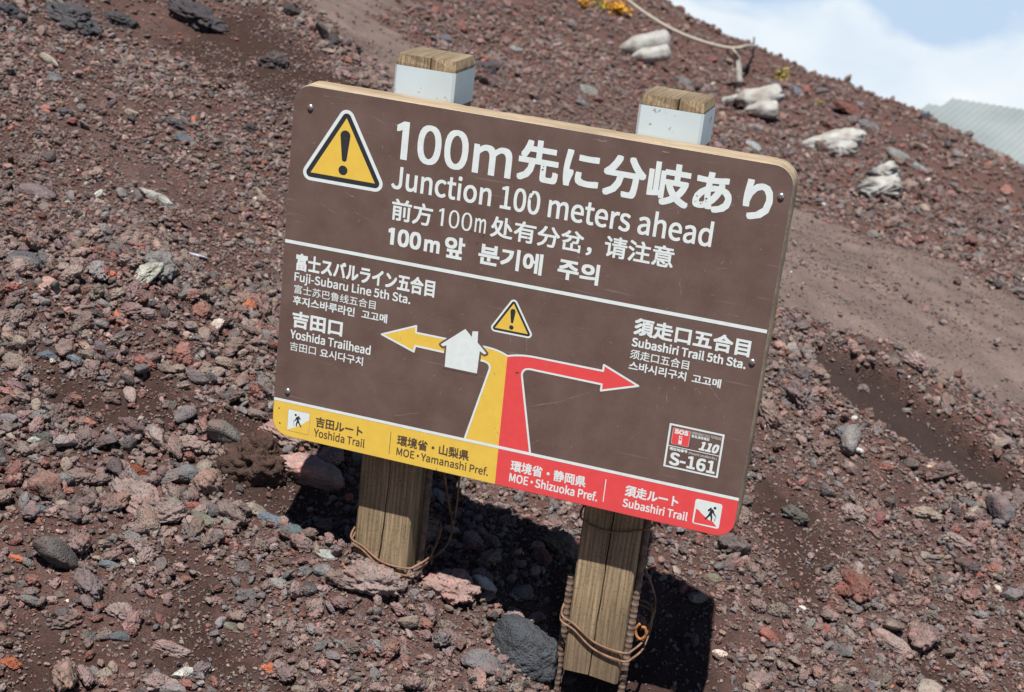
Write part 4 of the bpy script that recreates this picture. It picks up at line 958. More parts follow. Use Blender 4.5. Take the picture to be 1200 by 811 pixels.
 'n': '214|32,0,0,63,11,0 64,0,-10,0,0,46 64,138,0,-46,19,19 116,167,-19,0,25,0 152,116,0,36,0,-39 152,0,0,39,11,0 184,0,-10,0,0,40 184,120,0,-40,0,49 126,195,40,0,-26,0 62,162,18,19,0,0 62,162,0,0,-1,10 58,190,2,-9,-8,0 32,190,9,0,0,-63',
 'o': '212|106,-5,-46,0,47,0 194,95,0,-63,0,63 106,195,47,0,-46,0 18,95,0,63,0,-63|106,22,33,0,-33,0 51,95,0,-44,0,44 106,168,-33,0,33,0 161,95,0,44,0,-44',
 'r': '136|32,0,0,63,11,0 64,0,-10,0,0,41 64,122,0,-41,13,32 112,166,-16,0,8,0 131,163,-7,2,2,9 137,191,-2,-9,-6,3 116,195,9,0,-21,0 62,155,14,25,0,0 62,155,0,0,-1,12 58,190,2,-11,-8,0 32,190,9,0,0,-63',
 's': '164|82,-5,-27,0,45,0 151,52,0,-31,0,36 93,110,28,-11,-21,8 52,143,0,-18,0,15 88,170,-25,0,16,0 131,153,-13,10,5,7 146,173,-5,-6,-14,12 87,195,24,0,-41,0 22,141,0,30,0,-32 77,86,-27,10,21,-8 120,50,0,19,0,-16 83,20,25,0,-23,0 27,43,16,-14,-6,-7 11,22,5,7,18,-15',
 't': '132|92,-5,-41,0,12,0 127,2,-11,-3,-2,9 121,27,2,-8,-7,-3 99,21,7,0,-22,0 70,58,0,-23,0,35 70,164,0,-35,17,0 121,164,-17,0,0,9 121,190,0,-9,-17,0 70,190,17,0,0,18 70,244,0,-18,-9,0 43,244,9,0,-1,-18 40,190,1,18,-10,0 9,188,10,1,0,-8 9,164,0,8,10,0 38,164,-10,0,0,-35 38,59,0,35,0,-38',
 'u': '213|88,-5,-40,0,26,0 151,30,-18,-21,0,0 152,30,-1,0,0,-10 154,0,-1,10,9,0 181,0,-9,0,0,63 181,190,0,-63,-11,0 149,190,10,0,0,-45 149,55,0,45,-18,-22 97,23,20,0,-25,0 62,74,0,-36,0,38 62,190,0,-39,-11,0 29,190,11,0,0,-40 29,70,0,40,0,-49',
 'z': '166|12,0,0,6,48,0 156,0,-48,0,0,9 156,26,0,-9,-34,0 53,26,34,0,33,49 153,173,-33,-49,0,6 153,190,0,-6,-43,0 23,190,43,0,0,-9 23,164,0,9,30,0 112,164,-29,0,-33,-49 12,17,34,49,0,-6',
 '•': '350|175,170,21,0,-21,0 138,133,0,21,0,-21 175,96,-21,0,21,0 212,133,0,-21,0,21',
}
GLYPHS['|'] = '194|96,0,0,0,0,0 132,0,0,0,0,0 132,257,0,0,0,0 104,257,0,0,0,0 56,226,0,0,0,0 56,194,0,0,0,0 96,214,0,0,0,0'   # a figure one without a foot
def latin_curve(text):
    c = bpy.data.curves.new('lettering', 'CURVE'); c.dimensions = '2D'; c.fill_mode = 'FRONT'; c.resolution_u = 5
    x0 = 0.0
    for ch in text:
        if ch == '|': pass
        if ch == ' ': x0 += 0.080; continue
        p = GLYPHS[ch].split('|'); adv = int(p[0]) / 1000
        if ch == '•': x0 -= 0.05; adv -= 0.05
        for sp in p[1:]:
            pts = [[int(q) / 1000 for q in t.split(',')] for t in sp.split(' ')]
            s = c.splines.new('BEZIER'); s.bezier_points.add(len(pts) - 1); s.use_cyclic_u = True
            for bp, q in zip(s.bezier_points, pts):
                bp.handle_left_type = bp.handle_right_type = 'FREE'
                bp.co = (q[0] + x0, q[1], 0); bp.handle_left = (q[0] + q[2] + x0, q[1] + q[3], 0); bp.handle_right = (q[0] + q[4] + x0, q[1] + q[5], 0)
        x0 += adv
    return c
def font_curve(text):
    c = bpy.data.curves.new('lettering', 'FONT'); c.body = text; c.size = 1.0; c.fill_mode = 'FRONT'; c.resolution_u = 3
    return c
def flat_letters(curve):
    o = bpy.data.objects.new('lettering_source', curve); COL.objects.link(o)
    dg = bpy.context.evaluated_depsgraph_get(); dg.update()
    me = bpy.data.meshes.new_from_object(o.evaluated_get(dg))
    v = np.array([x.co[:2] for x in me.vertices]); f = [tuple(p.vertices) for p in me.polygons]
    bpy.data.objects.remove(o); bpy.data.curves.remove(curve); bpy.data.meshes.remove(me)
    return v, f
def lettering(text, box, mat, weight=0.0, y=-0.0009, parent=SIGN, font=False, ital=0.0, base=None, tracking=None):
    """box = x0, x1, h0 (top), h1 (bottom or baseline) in board coordinates"""
    x0, x1, h0, h1 = box
    v, f = flat_letters(font_curve(text) if font else latin_curve(text))
    a, b = v.min(0), v.max(0)
    if not font: a[1] = 0.0                          # sit on the baseline, tails hang below
    wx, wh = weight * (1 if not isinstance(weight, tuple) else 1), weight
    kx = (x1 - x0 - 2 * weight) / (b[0] - a[0]); kh = (h1 - h0 - 2 * weight) / (b[1] - a[1])
    X = x0 + weight + (v[:, 0] - a[0]) * kx; Hh = h1 - weight - (v[:, 1] - a[1]) * kh
    X = X + ital * (h1 - Hh)
    offs = [(0, 0)] if weight <= 0 else [(0, 0)] + [(weight * a_, weight * b_) for a_ in (-1, 0, 1) for b_ in (-1, 0, 1) if a_ or b_]
    vs_, fs = [], []; y = y * 0.3
    for k, (dx, dh) in enumerate(offs):
        o = len(vs_); vs_ += [bpt(p + dx, q + dh, y - 0.000006 * k) for p, q in zip(X, Hh)]; fs += [tuple(o + i for i in t) for t in f]
    return link('lettering', mesh('lettering', vs_, fs), parent, mat)
Wt = M_WHITE; Bn = M_BROWNINK
def CJ(t, box, w=0.0, m_=Wt, **k): return lettering(t, box, m_, w, font=True, **k)
def LA(t, box, w=0.0, m_=Wt, **k): return lettering(t, box, m_, w, font=False, **k)
LA('|00m', (0.1783, 0.3703, 0.0296, 0.0910), 0.0014)
CJ('先に分岐あり', (0.3795, 0.7745, 0.0235, 0.0890), 0.0020)
LA('Junction 100 meters ahead', (0.1766, 0.6942, 0.1000, 0.1395), 0.0007)
CJ('前方', (0.1811, 0.2504, 0.1546, 0.1903), 0.0007)
LA('|00', (0.2608, 0.3166, 0.1561, 0.1852), 0.0)
LA('m', (0.3216, 0.3398, 0.1614, 0.1845), 0.0003)
CJ('处有分岔，', (0.3476, 0.5130, 0.1533, 0.1880), 0.0007)
CJ('请注意', (0.5325, 0.6414, 0.1500, 0.1840), 0.0007)
LA('|00', (0.1791, 0.2354, 0.2028, 0.2313), 0.0013)
LA('m', (0.2410, 0.2675, 0.2110, 0.2313), 0.0013)
CJ('앞', (0.2755, 0.3094, 0.1985, 0.2345), 0.0012)
CJ('분기에', (0.3326, 0.4384, 0.2000, 0.2345), 0.0012)
CJ('주의', (0.4634, 0.5300, 0.1995, 0.2330), 0.0012)
CJ('富士スバルライン五合目', (0.0228, 0.2663, 0.2755, 0.3050), 0.0009)
LA('Fuji-Subaru Line 5th Sta.', (0.0222, 0.2270, 0.3075, 0.3235), 0.0004)
CJ('富士苏巴鲁线五合目', (0.0232, 0.1681, 0.3297, 0.3448), 0.0001)
CJ('후지스바루라인', (0.0224, 0.1329, 0.3486, 0.3645), 0.0004)
CJ('고고메', (0.1450, 0.1902, 0.3489, 0.3643), 0.0004)
CJ('吉田口', (0.0236, 0.1141, 0.3748, 0.4039), 0.0011)
LA('Yoshida Trailhead', (0.0218, 0.1663, 0.4075, 0.4239), 0.0004)
CJ('吉田口', (0.0226, 0.0699, 0.4295, 0.4451), 0.0001)
CJ('요시다구치', (0.0774, 0.1547, 0.4302, 0.4457), 0.0003)
CJ('須走口五合目', (0.5959, 0.7783, 0.2702, 0.2987), 0.0010)
LA('Subashiri Trail 5th Sta.', (0.5957, 0.7755, 0.3025, 0.3178), 0.0005)
CJ('须走口五合目', (0.5959, 0.6896, 0.3227, 0.3381), 0.0002)
CJ('스바시리구치', (0.5963, 0.6879, 0.3419, 0.3570), 0.0004)
CJ('고고메', (0.6970, 0.7428, 0.3421, 0.3569), 0.0004)
CJ('吉田ルート', (0.0795, 0.1647, 0.5519, 0.5710), 0.0006, Bn)
LA('Yoshida Trail', (0.0774, 0.1703, 0.5734, 0.5889), 0.0003, Bn)
CJ('環境省・山梨県', (0.2269, 0.3541, 0.5514, 0.5703), 0.0005, Bn)
LA('MOE•Yamanashi Pref.', (0.2276, 0.3895, 0.5732, 0.5882), 0.0003, Bn)
CJ('環境省・静岡県', (0.4262, 0.5538, 0.5505, 0.5700), 0.0005)
LA('MOE•Shizuoka Pref.', (0.4262, 0.5761, 0.5725, 0.5889), 0.0004)
CJ('須走ルート', (0.6194, 0.7066, 0.5485, 0.5679), 0.0006)
LA('Subashiri Trail', (0.6182, 0.7247, 0.5717, 0.5870), 0.0004)
LA('SOS', (0.6833, 0.7052, 0.4372, 0.4448), 0.0006, parent=st, y=-0.0015)
LA('110', (0.7246, 0.7540, 0.4485, 0.4636), 0.0009, parent=st, y=-0.0012, ital=0.25)
LA('S-161', (0.6818, 0.7553, 0.4765, 0.4980), 0.0009, parent=st, y=-0.0012)
LA('EMERGENCY CALL TO POLICE', (0.7105, 0.7575, 0.4357, 0.4400), 0.0, parent=st, y=-0.0012)
CJ('緊急通報電話', (0.7108, 0.7393, 0.4409, 0.4456), 0.0001, parent=st, y=-0.0012)
CJ('現在地番号', (0.6794, 0.7083, 0.4685, 0.4737), 0.0002, parent=st, y=-0.0012)
LA('(Present Location No.)', (0.7105, 0.7550, 0.4694, 0.4739), 0.0, parent=st, y=-0.0012)

# scratches and chipped print
def scratches():
    rs = random.Random(4); pol = []
    for (x0, h0, x1, h1, w) in ((0.1, 0.16, 0.115, 0.166, .0012), (0.055, 0.185, 0.085, 0.197, .0008), (0.12, 0.19, 0.15, 0.199, .0008), (0.10, 0.30, 0.135, 0.318, .0012),
                                (0.43, 0.46, 0.50, 0.43, .0010), (0.50, 0.43, 0.545, 0.405, .0008), (0.52, 0.377, 0.545, 0.375, .0016), (0.40, 0.335, 0.402, 0.36, .0007), (0.425, 0.335, 0.43, 0.36, .0007),
                                (0.72, 0.352, 0.745, 0.375, .0008), (0.662, 0.385, 0.664, 0.398, .0012), (0.57, 0.05, 0.60, 0.035, .0006), (0.13, 0.03, 0.165, 0.042, .0007), (0.60, 0.10, 0.68, 0.075, .0005),
                                (0.22, 0.52, 0.26, 0.505, .0007), (0.455, 0.515, 0.470, 0.505, .0009), (0.49, 0.0085, 0.515, 0.0075, .0015), (0.60, 0.008, 0.61, 0.009, .002), (0.05, 0.012, 0.11, 0.010, .0007),
                                (0.735, 0.238, 0.752, 0.237, .0010), (0.755, 0.09, 0.79, 0.088, .0006), (0.50, 0.20, 0.52, 0.235, .0006), (0.655, 0.20, 0.661, 0.225, .0008), (0.71, 0.17, 0.725, 0.166, .0006)):
        n = 5; pts = [(x0 + (x1 - x0) * i / n + rs.uniform(-.001, .001), h0 + (h1 - h0) * i / n + rs.uniform(-.001, .001)) for i in range(n + 1)]
        for i in range(n): pol.append(seg(pts[i], pts[i + 1], w * rs.uniform(0.3, 1.1)))
    for _ in range(190):
        x, h = rs.uniform(.02, .78), rs.uniform(.02, .52); a = rs.uniform(0, 6.28); l = rs.uniform(.0008, .006)
        pol.append(seg((x, h), (x + l * math.cos(a), h + l * math.sin(a)), rs.uniform(.0003, .0010)))
    sheet('scratches', pol, -0.0003, M_SCUFF, stag=0.0000005)
    pol = []
    for (cx, ch, r, n) in ((0.418, 0.070, .010, 5), (0.409, 0.103, .004, 3), (0.408, 0.118, .006, 4), (0.400, 0.150, .003, 2), (0.325, 0.195, .012, 5), (0.413, 0.177, .004, 3), (0.49, 0.182, .008, 4), (0.668, 0.069, .009, 7),
                           (0.36, 0.22, .006, 3), (0.34, 0.185, .003, 2), (0.093, 0.075, .002, 1), (0.012, 0.552, .001, 1), (0.012, 0.580, .002, 1), (0.30, 0.596, .004, 2), (0.42, 0.40, .005, 3), (0.63, 0.215, .004, 2)):
        for _ in range(n):
            x, h = cx + rs.uniform(-r, r), ch + rs.uniform(-r, r); k = rs.randint(4, 7); q = rs.uniform(.0006, .0020)
            pol.append([(x + q * rs.uniform(.5, 1.2) * math.cos(6.28 * i / k), h + q * rs.uniform(.4, 1.0) * math.sin(6.28 * i / k)) for i in range(k)])
    sheet('chips', pol, -0.0020, M_CHIP, stag=0.0000005)
scratches()

# screws
def screw(x, h):
    vs_, fs = [], []; n = 16; prof = [(0.0052, -0.0002), (0.0052, -0.0010), (0.0044, -0.0026), (0.0026, -0.0036), (0.0012, -0.0039)]
    for r, y in prof: vs_ += [bpt(x + r * math.cos(6.28318 * i / n), h + r * math.sin(6.28318 * i / n), y) for i in range(n)]
    for k in range(len(prof) - 1): fs += [[k * n + i, k * n + (i + 1) % n, (k + 1) * n + (i + 1) % n, (k + 1) * n + i] for i in range(n)]
    vs_ += [bpt(x + 0.0012 * math.cos(6.28318 * i / n), h + 0.0012 * math.sin(6.28318 * i / n), -0.0028) for i in range(n)]
    k = len(prof) - 1; fs += [[k * n + i, k * n + (i + 1) % n, (k + 1) * n + (i + 1) % n, (k + 1) * n + i] for i in range(n)] + [[(k + 1) * n + i for i in range(n)]]
    me = mesh('screw', vs_, fs, True); me.set_sharp_from_angle(angle=R(50))
    bm = bmesh.new(); bm.from_mesh(me); bmesh.ops.recalc_face_normals(bm, faces=bm.faces); bm.to_mesh(me); bm.free()
    return link('screw', me, SIGN, M_STEEL)
for x, h in ((0.0294, 0.0339), (0.7852, 0.0441), (0.0245, 0.5184), (0.7843, 0.3041)): screw(x, h)

# ------------------------------------------------------------------ posts: square timber with a long drying crack down the front
def post(x0, x1, htop, hbot, crack, seed, ragged):
    y0, y1 = 0.0552, 0.156; ch = 0.004; ns = 70
    vs_, fs = [], []
    for k in range(ns + 1):
        t = k / ns; h = htop + (hbot - htop) * t
        cx = crack + 0.007 * noise.noise(Vector((0, h * 4.0, seed))) + 0.0016 * noise.noise(Vector((0, h * 26, seed + 3))) - 0.010 * (h - 0.6)
        cw = max(0.0004, 0.0013 + 0.0011 * noise.noise(Vector((h * 7, 0, seed))))
        w = lambda q: 0.0008 * noise.noise(Vector((q, h * 9, seed)))
        ring = [(x0 + ch + w(1), y0 + w(2)), (cx - cw, y0 + w(3)), (cx, y0 + 0.022), (cx + cw, y0 + w(3)), (x1 - ch + w(4), y0 + w(2)), (x1 + w(4), y0 + ch), (x1 + w(4), y1 - ch), (x1 - ch, y1), (x0 + ch, y1), (x0 + w(1), y1 - ch), (x0 + w(1), y0 + ch)]
        dz = 0
        for j, (x, y) in enumerate(ring):
            hh = h
            if k == 0: x += 0.0028 * (1 if x < (x0 + x1) / 2 else -1) * (abs(x - cx) > 0.01); y += 0.0028 * (1 if y < 0.1 else -1) * (abs(x - cx) > 0.01)
            if k == 0: hh = h + ragged * noise.noise(Vector((x * 40, y * 40, seed)))
            if k == ns: hh = h + 0.012 * noise.noise(Vector((x * 25, y * 25, seed))) + 0.006
            vs_.append(bpt(x, hh, y))
    n = 11
    for k in range(ns): fs += [[k * n + j, k * n + (j + 1) % n, (k + 1) * n + (j + 1) % n, (k + 1) * n + j] for j in range(n)]
    fs += [[j for j in range(n)], [ns * n + j for j in range(n)][::-1]]
    me = mesh('post', vs_, fs)
    me.materials.append(M_POST); me.materials.append(M_TOP)
    me.polygons[len(fs) - 2].material_index = 1
    bm = bmesh.new(); bm.from_mesh(me); bmesh.ops.recalc_face_normals(bm, faces=bm.faces)
    bmesh.ops.triangulate(bm, faces=[f for f in bm.faces if len(f.verts) > 4]); bm.to_mesh(me); bm.free()
    p = bpy.data.objects.new('post', me); COL.objects.link(p); p.parent = SIGN
    # white sleeve round the head of the post
    e = 0.0012; a = 0.0042
    ring = [(x0 - e + a, y0 - e), (x1 + e - a, y0 - e), (x1 + e, y0 - e + a), (x1 + e, y1 + e - a), (x1 + e - a, y1 + e), (x0 - e + a, y1 + e), (x0 - e, y1 + e - a), (x0 - e, y0 - e + a)]
    vs_ = [bpt(x, h, y if h < 0 or y > .06 else y) for h in (-0.0465, 0.009) for x, y in ring]
    inn = [(x * 0.999 + 0.001 * (x0 + x1) / 2, y) for x, y in ring]
    fs = [[j, (j + 1) % 8, 8 + (j + 1) % 8, 8 + j] for j in range(8)]
    sl = mesh('white_sleeve', vs_, fs)
    bm = bmesh.new(); bm.from_mesh(sl); bmesh.ops.recalc_face_normals(bm, faces=bm.faces); bm.to_mesh(sl); bm.free()
    s = link('white_sleeve', sl, p, M_TAPE)
    return p
post(0.1455, 0.2455, -0.0645, 0.90, 0.199, 3.0, 0.0025)
post(0.5450, 0.6440, -0.0625, 0.930, 0.597, 8.0, 0.004)

# ribbed steel bars driven in beside the posts, and the wire that ties them
def tube(path, r, n=8, name='wire', mat=None, parent=SIGN, ribs=0.0, pitch=0.012, rel=True):
    P_ = [Vector(p) for p in path]; vs_, fs = [], []; s = 0.0
    up = Vector((0, 0, 1))
    for i, p in enumerate(P_):
        t = (P_[min(i + 1, len(P_) - 1)] - P_[max(i - 1, 0)]).normalized()
        a = t.cross(up); a = a if a.length > 0.05 else t.cross(Vector((1, 0, 0))); a.normalize(); b = t.cross(a)
        if i: s += (p - P_[i - 1]).length
        rr = r
        if ribs: rr = r + ribs * (1 if (s % pitch) < pitch * 0.42 else 0)
        for j in range(n):
            v = p + (a * math.cos(6.28318 * j / n) + b * math.sin(6.28318 * j / n)) * rr
            vs_.append(v - ORG if rel else v)
    m_ = len(P_)
    for k in range(m_ - 1): fs += [[k * n + j, k * n + (j + 1) % n, (k + 1) * n + (j + 1) % n, (k + 1) * n + j] for j in range(n)]
    fs += [list(range(n)), list(range((m_ - 1) * n, m_ * n))]
    me = mesh(name, vs_, fs, not ribs)
    bm = bmesh.new(); bm.from_mesh(me); bmesh.ops.recalc_face_normals(bm, faces=bm.faces); bm.to_mesh(me); bm.free()
    return link(name, me, parent, mat)
def bar(x, y, h0, h1, lean=0.0):
    n = int((h1 - h0) / 0.0025)
    return tube([(x + lean * i / n, y, Z0 - (h0 + (h1 - h0) * i / n)) for i in range(n + 1)], 0.0058, 10, 'steel_bar', M_REBAR, ribs=0.0008, pitch=0.0115)
bar(0.2545, 0.105, 0.56, 0.98)
bar(0.5340, 0.080, 0.770, 1.08)
bar(0.6510, 0.080, 0.55, 1.12, -0.003)
def smooth_path(pts, sub=8, closed=False):
    out = []; n = len(pts)
    for i in range(n - 1 if not closed else n):
        g = lambda k: Vector(pts[k % n] if closed else pts[min(max(k, 0), n - 1)])
        p0, p1, p2, p3 = g(i - 1), g(i), g(i + 1), g(i + 2)
        for j in range(sub):
            t = j / sub
            out.append(0.5 * ((2 * p1) + (p2 - p0) * t + (2 * p0 - 5 * p1 + 4 * p2 - p3) * t * t + (3 * p1 - p0 - 3 * p2 + p3) * t ** 3))
    out.append(Vector(pts[0] if closed else pts[-1])); return out
def loop(x0, x1, y0, y1, hl, hr, hb, r=0.0019, bulge=0.006):
    z = lambda h: Z0 - h
    pts = [(x0 - bulge, (y0 + y1) / 2, z(hl)), (x0 - bulge * .6, y0 - .001, z(hl + .010)), (x0 + .02, y0 - .004, z(hl + .022)), ((x0 + x1) / 2, y0 - .004, z((hl + hr) / 2 + .026)), (x1 - .01, y0 - .004, z(hr + .012)),
           (x1 + bulge * .7, y0 + .004, z(hr + .006)), (x1 + bulge + .008, y0 + .05, z(hr)), (x1 + bulge, y1 + .004, z(hb)), ((x0 + x1) / 2, y1 + .004, z(hb)), (x0 - bulge * .5, y1 + .003, z(hb + .004))]
    return tube(smooth_path(pts, 8, True), r, 8, 'binding_wire', M_WIRE)
loop(0.1455, 0.2560, 0.0552, 0.156, 0.775, 0.806, 0.77, bulge=0.010)
loop(0.1455, 0.2560, 0.0552, 0.156, 0.782, 0.820, 0.78)
loop(0.5370, 0.6560, 0.0552, 0.156, 0.822, 0.862, 0.83, bulge=0.008)
loop(0.5370, 0.6560, 0.0552, 0.156, 0.832, 0.878, 0.84, bulge=0.009)
loop(0.5450, 0.6560, 0.0552, 0.156, 0.635, 0.632, 0.62)
def on_y(u, v, y):
    d = ray(u, v); k = (y - CAM_C[1]) / d[1]; return tuple(CAM_C + d * k)
def hung(pts, r=0.0019, mat=M_WIRE, name='loose_wire'):
    return tube(smooth_path([on_y(*p) for p in pts], 8), r, 8, name, mat)
hung([(519, 540, .15), (524, 580, .18), (530, 614, .20), (525, 636, .19), (513, 649, .17), (503, 654, .15), (499, 645, .14), (506, 640, .15), (505, 662, .13)])
hung([(540, 540, .16), (538, 565, .19), (534, 600, .20), (530, 616, .20)])
hung([(752, 640, .14), (757, 668, .15), (765, 690, .17), (768, 706, .17), (765, 724, .16), (757, 735, .15), (749, 738, .14)])
hung([(750, 731, .085), (745, 737, .085), (746, 745, .085), (751, 749, .085), (757, 744, .085), (756, 736, .085), (752, 735, .085)], 0.0026, M_RING, 'rusty_hook')
hung([(660, 733, .12), (656, 752, .11), (660, 770, .10), (664, 776, .10)], 0.0016)

# ------------------------------------------------------------------ timber and rope stakes on the far slope
def log_material():
    mt, nt, b = newmat('bleached_wood', 0.85, 0.2)
    t = N(nt, 'ShaderNodeTexCoord'); mp_ = N(nt, 'ShaderNodeMapping'); mp_.inputs['Scale'].default_value = (6, 60, 60)
    L(nt, t.outputs['Object'], mp_.inputs['Vector'])
    n = N(nt, 'ShaderNodeTexNoise', Scale=1.0, Detail=5.0, Roughness=0.6); L(nt, mp_.outputs[0], n.inputs['Vector'])
    c = ramp(nt, n.outputs['Fac'], [(0.30, (0.20, 0.18, 0.155)), (0.5, (0.40, 0.375, 0.335)), (0.7, (0.52, 0.50, 0.46))])
    L(nt, c, b.inputs['Base Color']); bump(nt, b, n.outputs['Fac'], 0.7, 0.01)
    return mt
M_LOG = log_material()
def depth_of(u, v): return hit(u, v)[1]
def bag_material():
    mt, nt, b = newmat('faded_sandbag_cloth', 0.8, 0.25)
    t = N(nt, 'ShaderNodeNewGeometry')
    n = N(nt, 'ShaderNodeTexNoise', Scale=14.0, Detail=6.0, Roughness=0.6); L(nt, t.outputs['Position'], n.inputs['Vector'])
    L(nt, ramp(nt, n.outputs['Fac'], [(0.32, (0.26, 0.23, 0.19)), (0.46, (0.35, 0.335, 0.305)), (0.7, (0.46, 0.455, 0.435))]), b.inputs['Base Color'])
    w = N(nt, 'ShaderNodeTexNoise', Scale=60.0, Detail=3.0); L(nt, t.outputs['Position'], w.inputs['Vector'])
    bump(nt, b, w.outputs['Fac'], 0.4, 0.01)
    return mt
M_BAG = bag_material()
def sandbag(p0, p1, r, lab, seed, torn=0.0, tip=0.35, fat=1.5):
    """filled sack lying along p0-p1, its neck at p0; r = half height"""
    p0, p1 = Vector(p0), Vector(p1); d = p1 - p0; ln = d.length; ns, n = 34, 30; vs_, fs = [], []
    for k in range(ns + 1):
        t = k / ns
        prof = min(1.0, (t / tip) ** 0.62 if t < tip else 1.0) * (1.0 if t < 0.86 else max(0.0, 1 - ((t - 0.86) / 0.14) ** 2.6) ** 0.5)
        prof = max(prof, 0.10)
        for j in range(n):
            a = 6.28318 * j / n; ca, sa = math.cos(a), math.sin(a)
            q = (abs(ca) ** 2.6 + abs(sa) ** 2.6) ** (-1 / 2.6)
            fold = 0.10 * noise.noise(Vector((ca * 2.6 + seed, sa * 2.6, t * 2.2))) + 0.10 * abs(noise.noise(Vector((ca * 5, sa * 5 + seed, t * 1.5)))) * (1.6 - t)
            sag = 0.16 * noise.noise(Vector((t * 3.1, seed, 1.0)))
            rip = torn * abs(noise.noise(Vector((ca * 4.0, sa * 4.0, t * 5 + seed))))
            g = q * prof * (1 + fold - rip)
            x = ln * t + torn * 0.12 * noise.noise(Vector((ca * 3, sa * 3, seed + t)))
            vs_.append((x, fat * r * g * ca, r * (g * sa + sag * prof)))
    for k in range(ns): fs += [[k * n + j, k * n + (j + 1) % n, (k + 1) * n + (j + 1) % n, (k + 1) * n + j] for j in range(n)]
    fs += [list(range(n))[::-1], list(range(ns * n, ns * n + n))]
    me = mesh('sandbag', vs_, fs, True); o = link('sandbag', me, None, M_BAG)
    o.location = p0; o.rotation_mode = 'QUATERNION'; o.rotation_quaternion = d.to_track_quat('X', 'Z')
    tag(o, lab, 'sandbag', 'faded white sandbags stacked on the far slope'); return o
d = depth_of(757, 74) - 0.02; px = d / FPX
sandbag(at(725, 57, d + .05), at(786, 44, d), 10.5 * px, 'upper of the two smooth white sandbags under the rope', 1.0)
sandbag(at(738, 68, d - .02), at(786, 61, d - .08), 9 * px, 'lower of the two smooth white sandbags under the rope', 2.0, tip=.35)
d = depth_of(890, 136) - 0.10; px = d / FPX
sandbag(at(862, 118, d + .03), at(917, 109, d), 11 * px, 'upper greyish sandbag with a dark fold beside the rope stake', 3.0, 0.25, .2)
sandbag(at(872, 129, d - .05), at(913, 127, d - .08), 9.5 * px, 'lower clean sandbag beside the rope stake', 4.0, tip=.5)
sandbag(at(845, 119, d + .1), at(864, 115, d + .1), 4.5 * px, 'small scrap of white sack at the foot of the rope stake', 6.0, 0.5)
d = depth_of(975, 180) - 0.08; px = d / FPX
sandbag(at(930, 172, d + .03), at(1010, 159, d), 11.5 * px, 'ragged torn white sandbag spread right of the sign', 7.0, 0.5, .5)
sandbag(at(968, 176, d - .06), at(1003, 174, d - .1), 9.5 * px, 'small grey sandbag under the ragged torn one', 9.0, 0.3, .4)
d = depth_of(1030, 230) - 0.05; px = d / FPX
sandbag(at(1020, 204, d + .08), at(1049, 199, d + .04), 10.5 * px, 'upper crumpled white sandbag of the pair below the torn one', 11.0, 0.4, .6)
sandbag(at(1009, 220, d), at(1053, 219, d - .02), 11.5 * px, 'lower crumpled white sandbag of the pair below the torn one', 12.0, 0.45, .3)

# ------------------------------------------------------------------ rope and its stake
ds = depth_of(866, 108)
ORG = Vector((0, 0, 0))
foot = Vector(at(866, 108, ds)); 
stake = empty('rope_stake', foot); tag(stake, 'thin bleached wooden stake holding up the rope', 'stake')
head = Vector(at(862, 56, ds - 0.05))
def rod(a, b, r0, r1, name, mat, parent, n=8, ns=14, seed=0.0):
    a, b = Vector(a), Vector(b); vs_, fs = [], []; t = (b - a).normalized(); u = t.cross(Vector((0, 1, 0))).normalized(); w = t.cross(u)
    for k in range(ns + 1):
        q = k / ns; p = a.lerp(b, q); rr = r0 + (r1 - r0) * q
        for j in range(n):
            an = 6.28318 * j / n; g = rr * (1 + .22 * noise.noise(Vector((math.cos(an) * 1.5, math.sin(an) * 1.5, q * 5 + seed))))
            vs_.append(p + u * g * math.cos(an) + w * g * math.sin(an))
    for k in range(ns): fs += [[k * n + j, k * n + (j + 1) % n, (k + 1) * n + (j + 1) % n, (k + 1) * n + j] for j in range(n)]
    fs += [list(range(n))[::-1], list(range(ns * n, ns * n + n))]
    return link(name, mesh(name, vs_, fs, True), parent, mat)
zero = Vector((0, 0, 0))
M_ROPE = plain('pale_rope', (0.42, 0.37, 0.30), 0.9, 0.1, 0.25, 120)
pw = ds / FPX
rod((0, 0, -0.1), Vector(at(867, 93, ds - .02)) - foot, 3.2 * pw, 4.0 * pw, 'stake_shaft', M_LOG, stake)
rod(Vector(at(867, 97, ds - .03)) - foot, head - foot, 4.4 * pw, 4.0 * pw, 'split_top', M_LOG, stake, seed=4.0)
dr = depth_of(884, 72)
st2 = empty('rope_stake', Vector(at(884, 72, dr))); tag(st2, 'slim dark stake tip showing above the rope end on the crest', 'stake')
rod((0, 0, -0.15), Vector(at(884, 43, dr)) - Vector(at(884, 72, dr)), 1.8 * pw, 1.3 * pw, 'stake_shaft', plain('grey_stake', (0.16, 0.145, 0.13)), st2)
rp = [at(700, -28, ds + .1), at(733, -2, ds + .05), at(757, 16, ds), at(785, 33, ds - .05), (at(815, 46, ds - .08)), at(845, 54.5, ds - .09), at(862, 56.5, ds - .1), at(874, 54, ds + .1), tuple(Vector(at(884, 54, dr)))]
rope = tube(smooth_path([tuple(p) for p in rp], 10), 2.0 * pw, 8, 'rope', M_ROPE, None, ribs=0.0, rel=False)
knot = tube(smooth_path([tuple(at(852, 57, ds - .09)), tuple(at(854, 63, ds - .08)), tuple(at(861, 68, ds - .08)), tuple(at(863, 63, ds - .12)), tuple(at(858, 57, ds - .12)), tuple(at(868, 56, ds - .12))], 6), 1.6 * pw, 8, 'knot', M_ROPE, rope, rel=False)
tag(rope, 'pale slack rope running down the far crest to a stake', 'rope')

